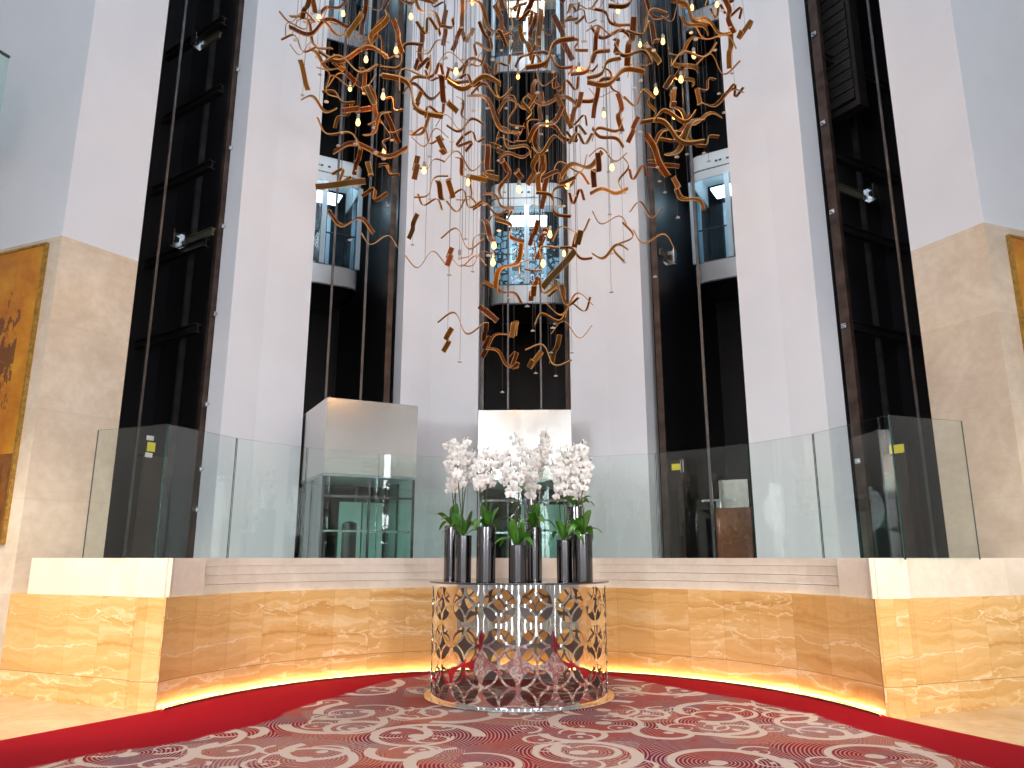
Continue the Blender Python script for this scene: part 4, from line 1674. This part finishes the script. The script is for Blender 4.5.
# ------------------------------------------------------------------ pendant bulbs among the ribbons
BL = [(319,18),(343,14),(366,60),(411,17),(396,51),(350,89),(383,97),(358,123),(384,152),(424,171),(468,183),(494,246),(493,263),(472,3),(518,77),(519,190),(547,124),(550,235),(564,254),(543,264),(567,186),(579,70),(618,11),(604,115),(612,168),(640,45),(663,42),(694,56),(681,80),(656,92),(674,117),(692,8),(717,5),(456,72)]
mb = MB()
mb.lathe([(.008, .0), (.016, -.004), (.020, -.03), (.018, -.062), (.0, -.062)], 14)
mb.lathe([(.0, .0), (.018, .0)], 14)
SOCK = mb.mesh('socket', ['socket'])
mb = MB()
mb.lathe([(.012, -.06), (.017, -.072), (.024, -.095), (.026, -.11), (.023, -.128), (.012, -.142), (0, -.146)], 16)
LAMP = mb.mesh('bulb', ['bulb'])
LAMPOFF = LAMP.copy()
LAMPOFF.materials.clear()
LAMPOFF.materials.append(glass('unlit_bulb_glass', (.95, .9, .85)))
bl_names = {}
bent = []
for (px, py) in BL + [(459.5, 258)]:
    u = (px - 512) / 240.0
    hw = 1.3 * math.sqrt(max(.06, 1 - u * u))
    Y = 8.3 + dr.uniform(-hw, hw)
    bent.append((px, py, Y, 'warm lit bulb %s, before %s' % (band(py), zone(px)) if (px, py) in BL else 'unlit pendant bulb with black socket before the white column'))
by = {}
for e in bent:
    by.setdefault(e[3], []).append(e)
for lab, es in by.items():
    es.sort(key=lambda e: e[0])
    for q, e in enumerate(es):
        P = at(e[0], e[1], e[2])
        r = empty('pendant_bulb', P + Vector((0, 0, .11)))
        tag(r, lab if len(es) == 1 else '%s, %s from painting' % (lab, ordw[q]), 'pendant bulb', 'pendant bulbs among the ribbons')
        link('socket', SOCK, r)
        link('bulb', LAMPOFF if lab.startswith('unlit') else LAMP, r)
        if not lab.startswith('unlit'):
            pl = bpy.data.lights.new('bulb_light', 'POINT')
            pl.energy = 5
            pl.color = (1.0, .55, .2)
            pl.shadow_soft_size = .025
            po = link('bulb_light', pl, r)
            po.location = (0, 0, -.19)
        c = link('cord', CABLE, r)
        c.scale = (1.4, 1.4, ZC - P.z - .08)


# ------------------------------------------------------------------ paintings, hall, lights
def painting(K, d, b, s0, s1, z0, z1, lab, flip=1):
    """canvas in a thin frame hung on the face that runs from corner K along d; s measured from K"""
    a = K + d * s0 - b * .005
    w = s1 - s0
    rz = math.atan2(d.y, d.x)
    r = empty('painting', (a.x, a.y, z0), rz)
    tag(r, lab, 'painting')
    q = 1 if (Matrix.Rotation(rz, 2) @ Vector((0, -1))).dot(-b) > 0 else -1
    h = z1 - z0
    mb = MB()
    y = -.03 * q
    pts = [(.03, y, .03), (w - .03, y, .03), (w - .03, y, h - .03), (.03, y, h - .03)]
    mb.face(pts if q > 0 else pts[::-1], [(p[0], p[2]) for p in (pts if q > 0 else pts[::-1])])
    mb.build('canvas', 'canvas', r)
    mb = MB()
    for c, s in (((w / 2, y * .5, .015), (w, .055, .03)), ((w / 2, y * .5, h - .015), (w, .055, .03)), ((.015, y * .5, h / 2), (.03, .055, h - .06)), ((w - .015, y * .5, h / 2), (.03, .055, h - .06))):
        mb.box(c, s)
    mb.build('frame', 'goldframe', r)


painting(KL, dL, bl, .20, 3.6, 1.55, 5.09, 'large gold abstract painting with dark worn marks on the stone wall')
painting(KR, dR, br, .33, 3.5, 1.9, 5.05, 'large gold painting at the picture edge on the counterweight side')

# glass-edged gallery high on the painting-side wall
gp = at(7, 128, 8.35)
gr_ = empty('gallery_balcony', (gp.x - .82, gp.y - .1, gp.z), math.atan2(dL.y, dL.x) + PI)
tag(gr_, 'corner of a glass gallery balcony high on the white wall', 'balcony')
mb = MB()
mb.box((0, 0, 0), (1.0, .9, .12))
mb.build('slab', 'carframe', gr_)
mb = MB()
mb.box((0, -.44, .55), (1.0, .014, 1.0))
mb.box((.49, 0, .55), (.014, .86, 1.0))
mb.build('glass_guard', 'pit', gr_)
mb = MB()
mb.tube([(-.5, -.44, 1.07), (.49, -.44, 1.07), (.49, .43, 1.07)], .022)
mb.build('handrail', 'edge', gr_)

# hall behind the camera: window wall, side walls, open skylight with beams
BY = -12.5
def window_wall(along, fixed, c0, c1, name, label, z1=10.0, stop=99.0, step=2.3):
    '''piers with tall framed windows between them; along 'x' or 'y'''
    global wn
    k = max(1, round((c1 - c0 - 1.5) / step))
    pitch = (c1 - c0 - 1.5) / k
    mb = MB()

    def bx(m, a, b, za, zb, t):
        c, s_ = (a + b) / 2, b - a
        if along == 'x':
            m.box((c, fixed, (za + zb) / 2), (s_, t, zb - za))
        else:
            m.box((fixed, c, (za + zb) / 2), (t, s_, zb - za))
    bx(mb, c0, c0 + 1.5, 0, z1, .5)
    for q in range(k):
        a = c0 + 1.5 + pitch * q
        w0, w1 = a, a + .6
        bx(mb, w1, a + pitch, 0, z1, .5)
        if w0 > stop:
            bx(mb, w0, w1, 0, z1, .5)
            continue
        wn += 1
        fm = MB()
        for z in (.25, 2.6, 5.0, 7.4, z1 - .06):
            bx(fm, w0, w1, z - .05, z + .05, .12)
        bx(fm, w0, w0 + .07, 0, z1, .12)
        bx(fm, w1 - .07, w1, 0, z1, .12)
        struct(fm.build('window_%d' % wn, 'mullion'), 'tall window frame in the hall wall')
    bx(mb, c0, c1, z1, 17.4, .6)
    struct(mb.build(name, 'facade'), label)


wn = 0
window_wall('x', BY, -13.2, 13.2, 'wall_back', 'window wall facing the lifts', step=2.7)
window_wall('y', -13.2, BY, 12.5, 'wall_hall_left', 'side window wall of the hall', stop=-1.0, step=2.9)
window_wall('y', 13.2, BY, 12.5, 'wall_hall_right', 'side window wall of the hall', stop=-1.0, step=2.9)
for s_, nm in ((-1, 'left'), (1, 'right')):
    mb = MB()
    mb.box((s_ * 10.6, -1.5, 11.0), (5.6, 20, .5))
    mb.box((s_ * 7.9, -1.5, 11.7), (.1, 20, 1.1))
    struct(mb.build('ceiling_gallery_' + nm, 'plaster'), 'upper gallery along the side of the hall')
mb = MB()
for y in (-9, -5, -1, 3):
    mb.box((0, y, TOP), (27, .5, .6))
for x in (-9, -4.5, 4.5, 9):
    mb.box((x, -2, TOP + .3), (.4, 22, .5))
mb.box((0, 8.35, ZC + .12), (7.4, 4.6, .2))
struct(mb.build('ceiling', 'plaster'), 'skylight beams and the ceiling raft that carries the ribbons')

W = bpy.data.worlds.new('world')
S.world = W
W.use_nodes = True
nt = W.node_tree
bg = nt.nodes['Background']
tc = node(nt, 'ShaderNodeTexCoord')
sz = node(nt, 'ShaderNodeSeparateXYZ', None, i0=tc.outputs['Generated'])
wc = ramp(nt, sz.outputs[2], [(0, (.5, .5, .5)), (.02, (.92, .96, 1.0)), (.35, (.80, .91, 1.0)), (1, (.48, .75, 1.0))])
ws = node(nt, 'ShaderNodeMapRange', None, Value=sz.outputs[2], From_Min=.3, From_Max=.6, To_Min=9.0, To_Max=.72)
nt.links.new(wc, bg.inputs[0])
nt.links.new(ws.outputs[0], bg.inputs[1])


def spot(loc, target, power, col, size, blend=.7, rad=.35):
    l = bpy.data.lights.new('unseen_spot', 'SPOT')
    l.energy = power
    l.color = col
    l.spot_size = math.radians(size)
    l.spot_blend = blend
    l.shadow_soft_size = rad
    o = bpy.data.objects.new('unseen_spot', l)
    COL.objects.link(o)
    o.location = loc
    d = Vector(target) - Vector(loc)
    o.rotation_euler = d.to_track_quat('-Z', 'Y').to_euler()
    return o


WARM = (1.0, .87, .72)
spot((-6.0, 1.5, 7.5), (-4.4, 7.9, .7), 3200, (1.0, .86, .68), 30)
spot((6.0, 1.5, 7.5), (4.4, 7.8, .7), 1300, (1.0, .86, .66), 30)
spot((-2.0, 2.0, 3.6), (-1.5, 9.6, 1.0), 240, WARM, 45)  # warm fill spots, added to lift the arc, ledge and side walls
spot((2.4, 2.0, 3.6), (2.2, 9.2, .9), 620, WARM, 45)
spot((-5.0, -1.0, 5.0), (-5.0, 9.2, 2.6), 560, WARM, 30)
spot((5.0, -1.0, 5.0), (5.1, 9.0, 2.6), 620, WARM, 30)
spot((-5.5, -7.0, 3.2), (1.5, 11.0, 2.4), 2500, (.93, .95, 1.0), 54, .6, 1.0)  # neutral fill pair without fixtures, added to brighten the lower columns
spot((5.5, -7.0, 3.2), (-1.5, 11.0, 2.4), 2500, (.93, .95, 1.0), 54, .6, 1.0)
COOL = (.80, .92, 1.0)
for i, px, py, pw in ((2, 525, 304, 130), (2, 525, 72, 420), (1, 340, 287, 90), (3, 715, 281, 90), (1, 350, 46, 160), (3, 706, 24, 160)):  # spots added inside the shafts to brighten the car fronts
    f = SH[i]
    z_ = car_z(i, px, py)
    spot(f.world(0, .75, z_ + 3.4), f.world(0, CAR_R, z_ + 1.3), pw, COOL, 75, .5, .12)

spot((0.05, 7.2, 16.4), (0.05, 7.6, 0), 3800, (1.0, .95, .90), 38, .8, .5)  # added below the raft to brighten carpet and pedestal
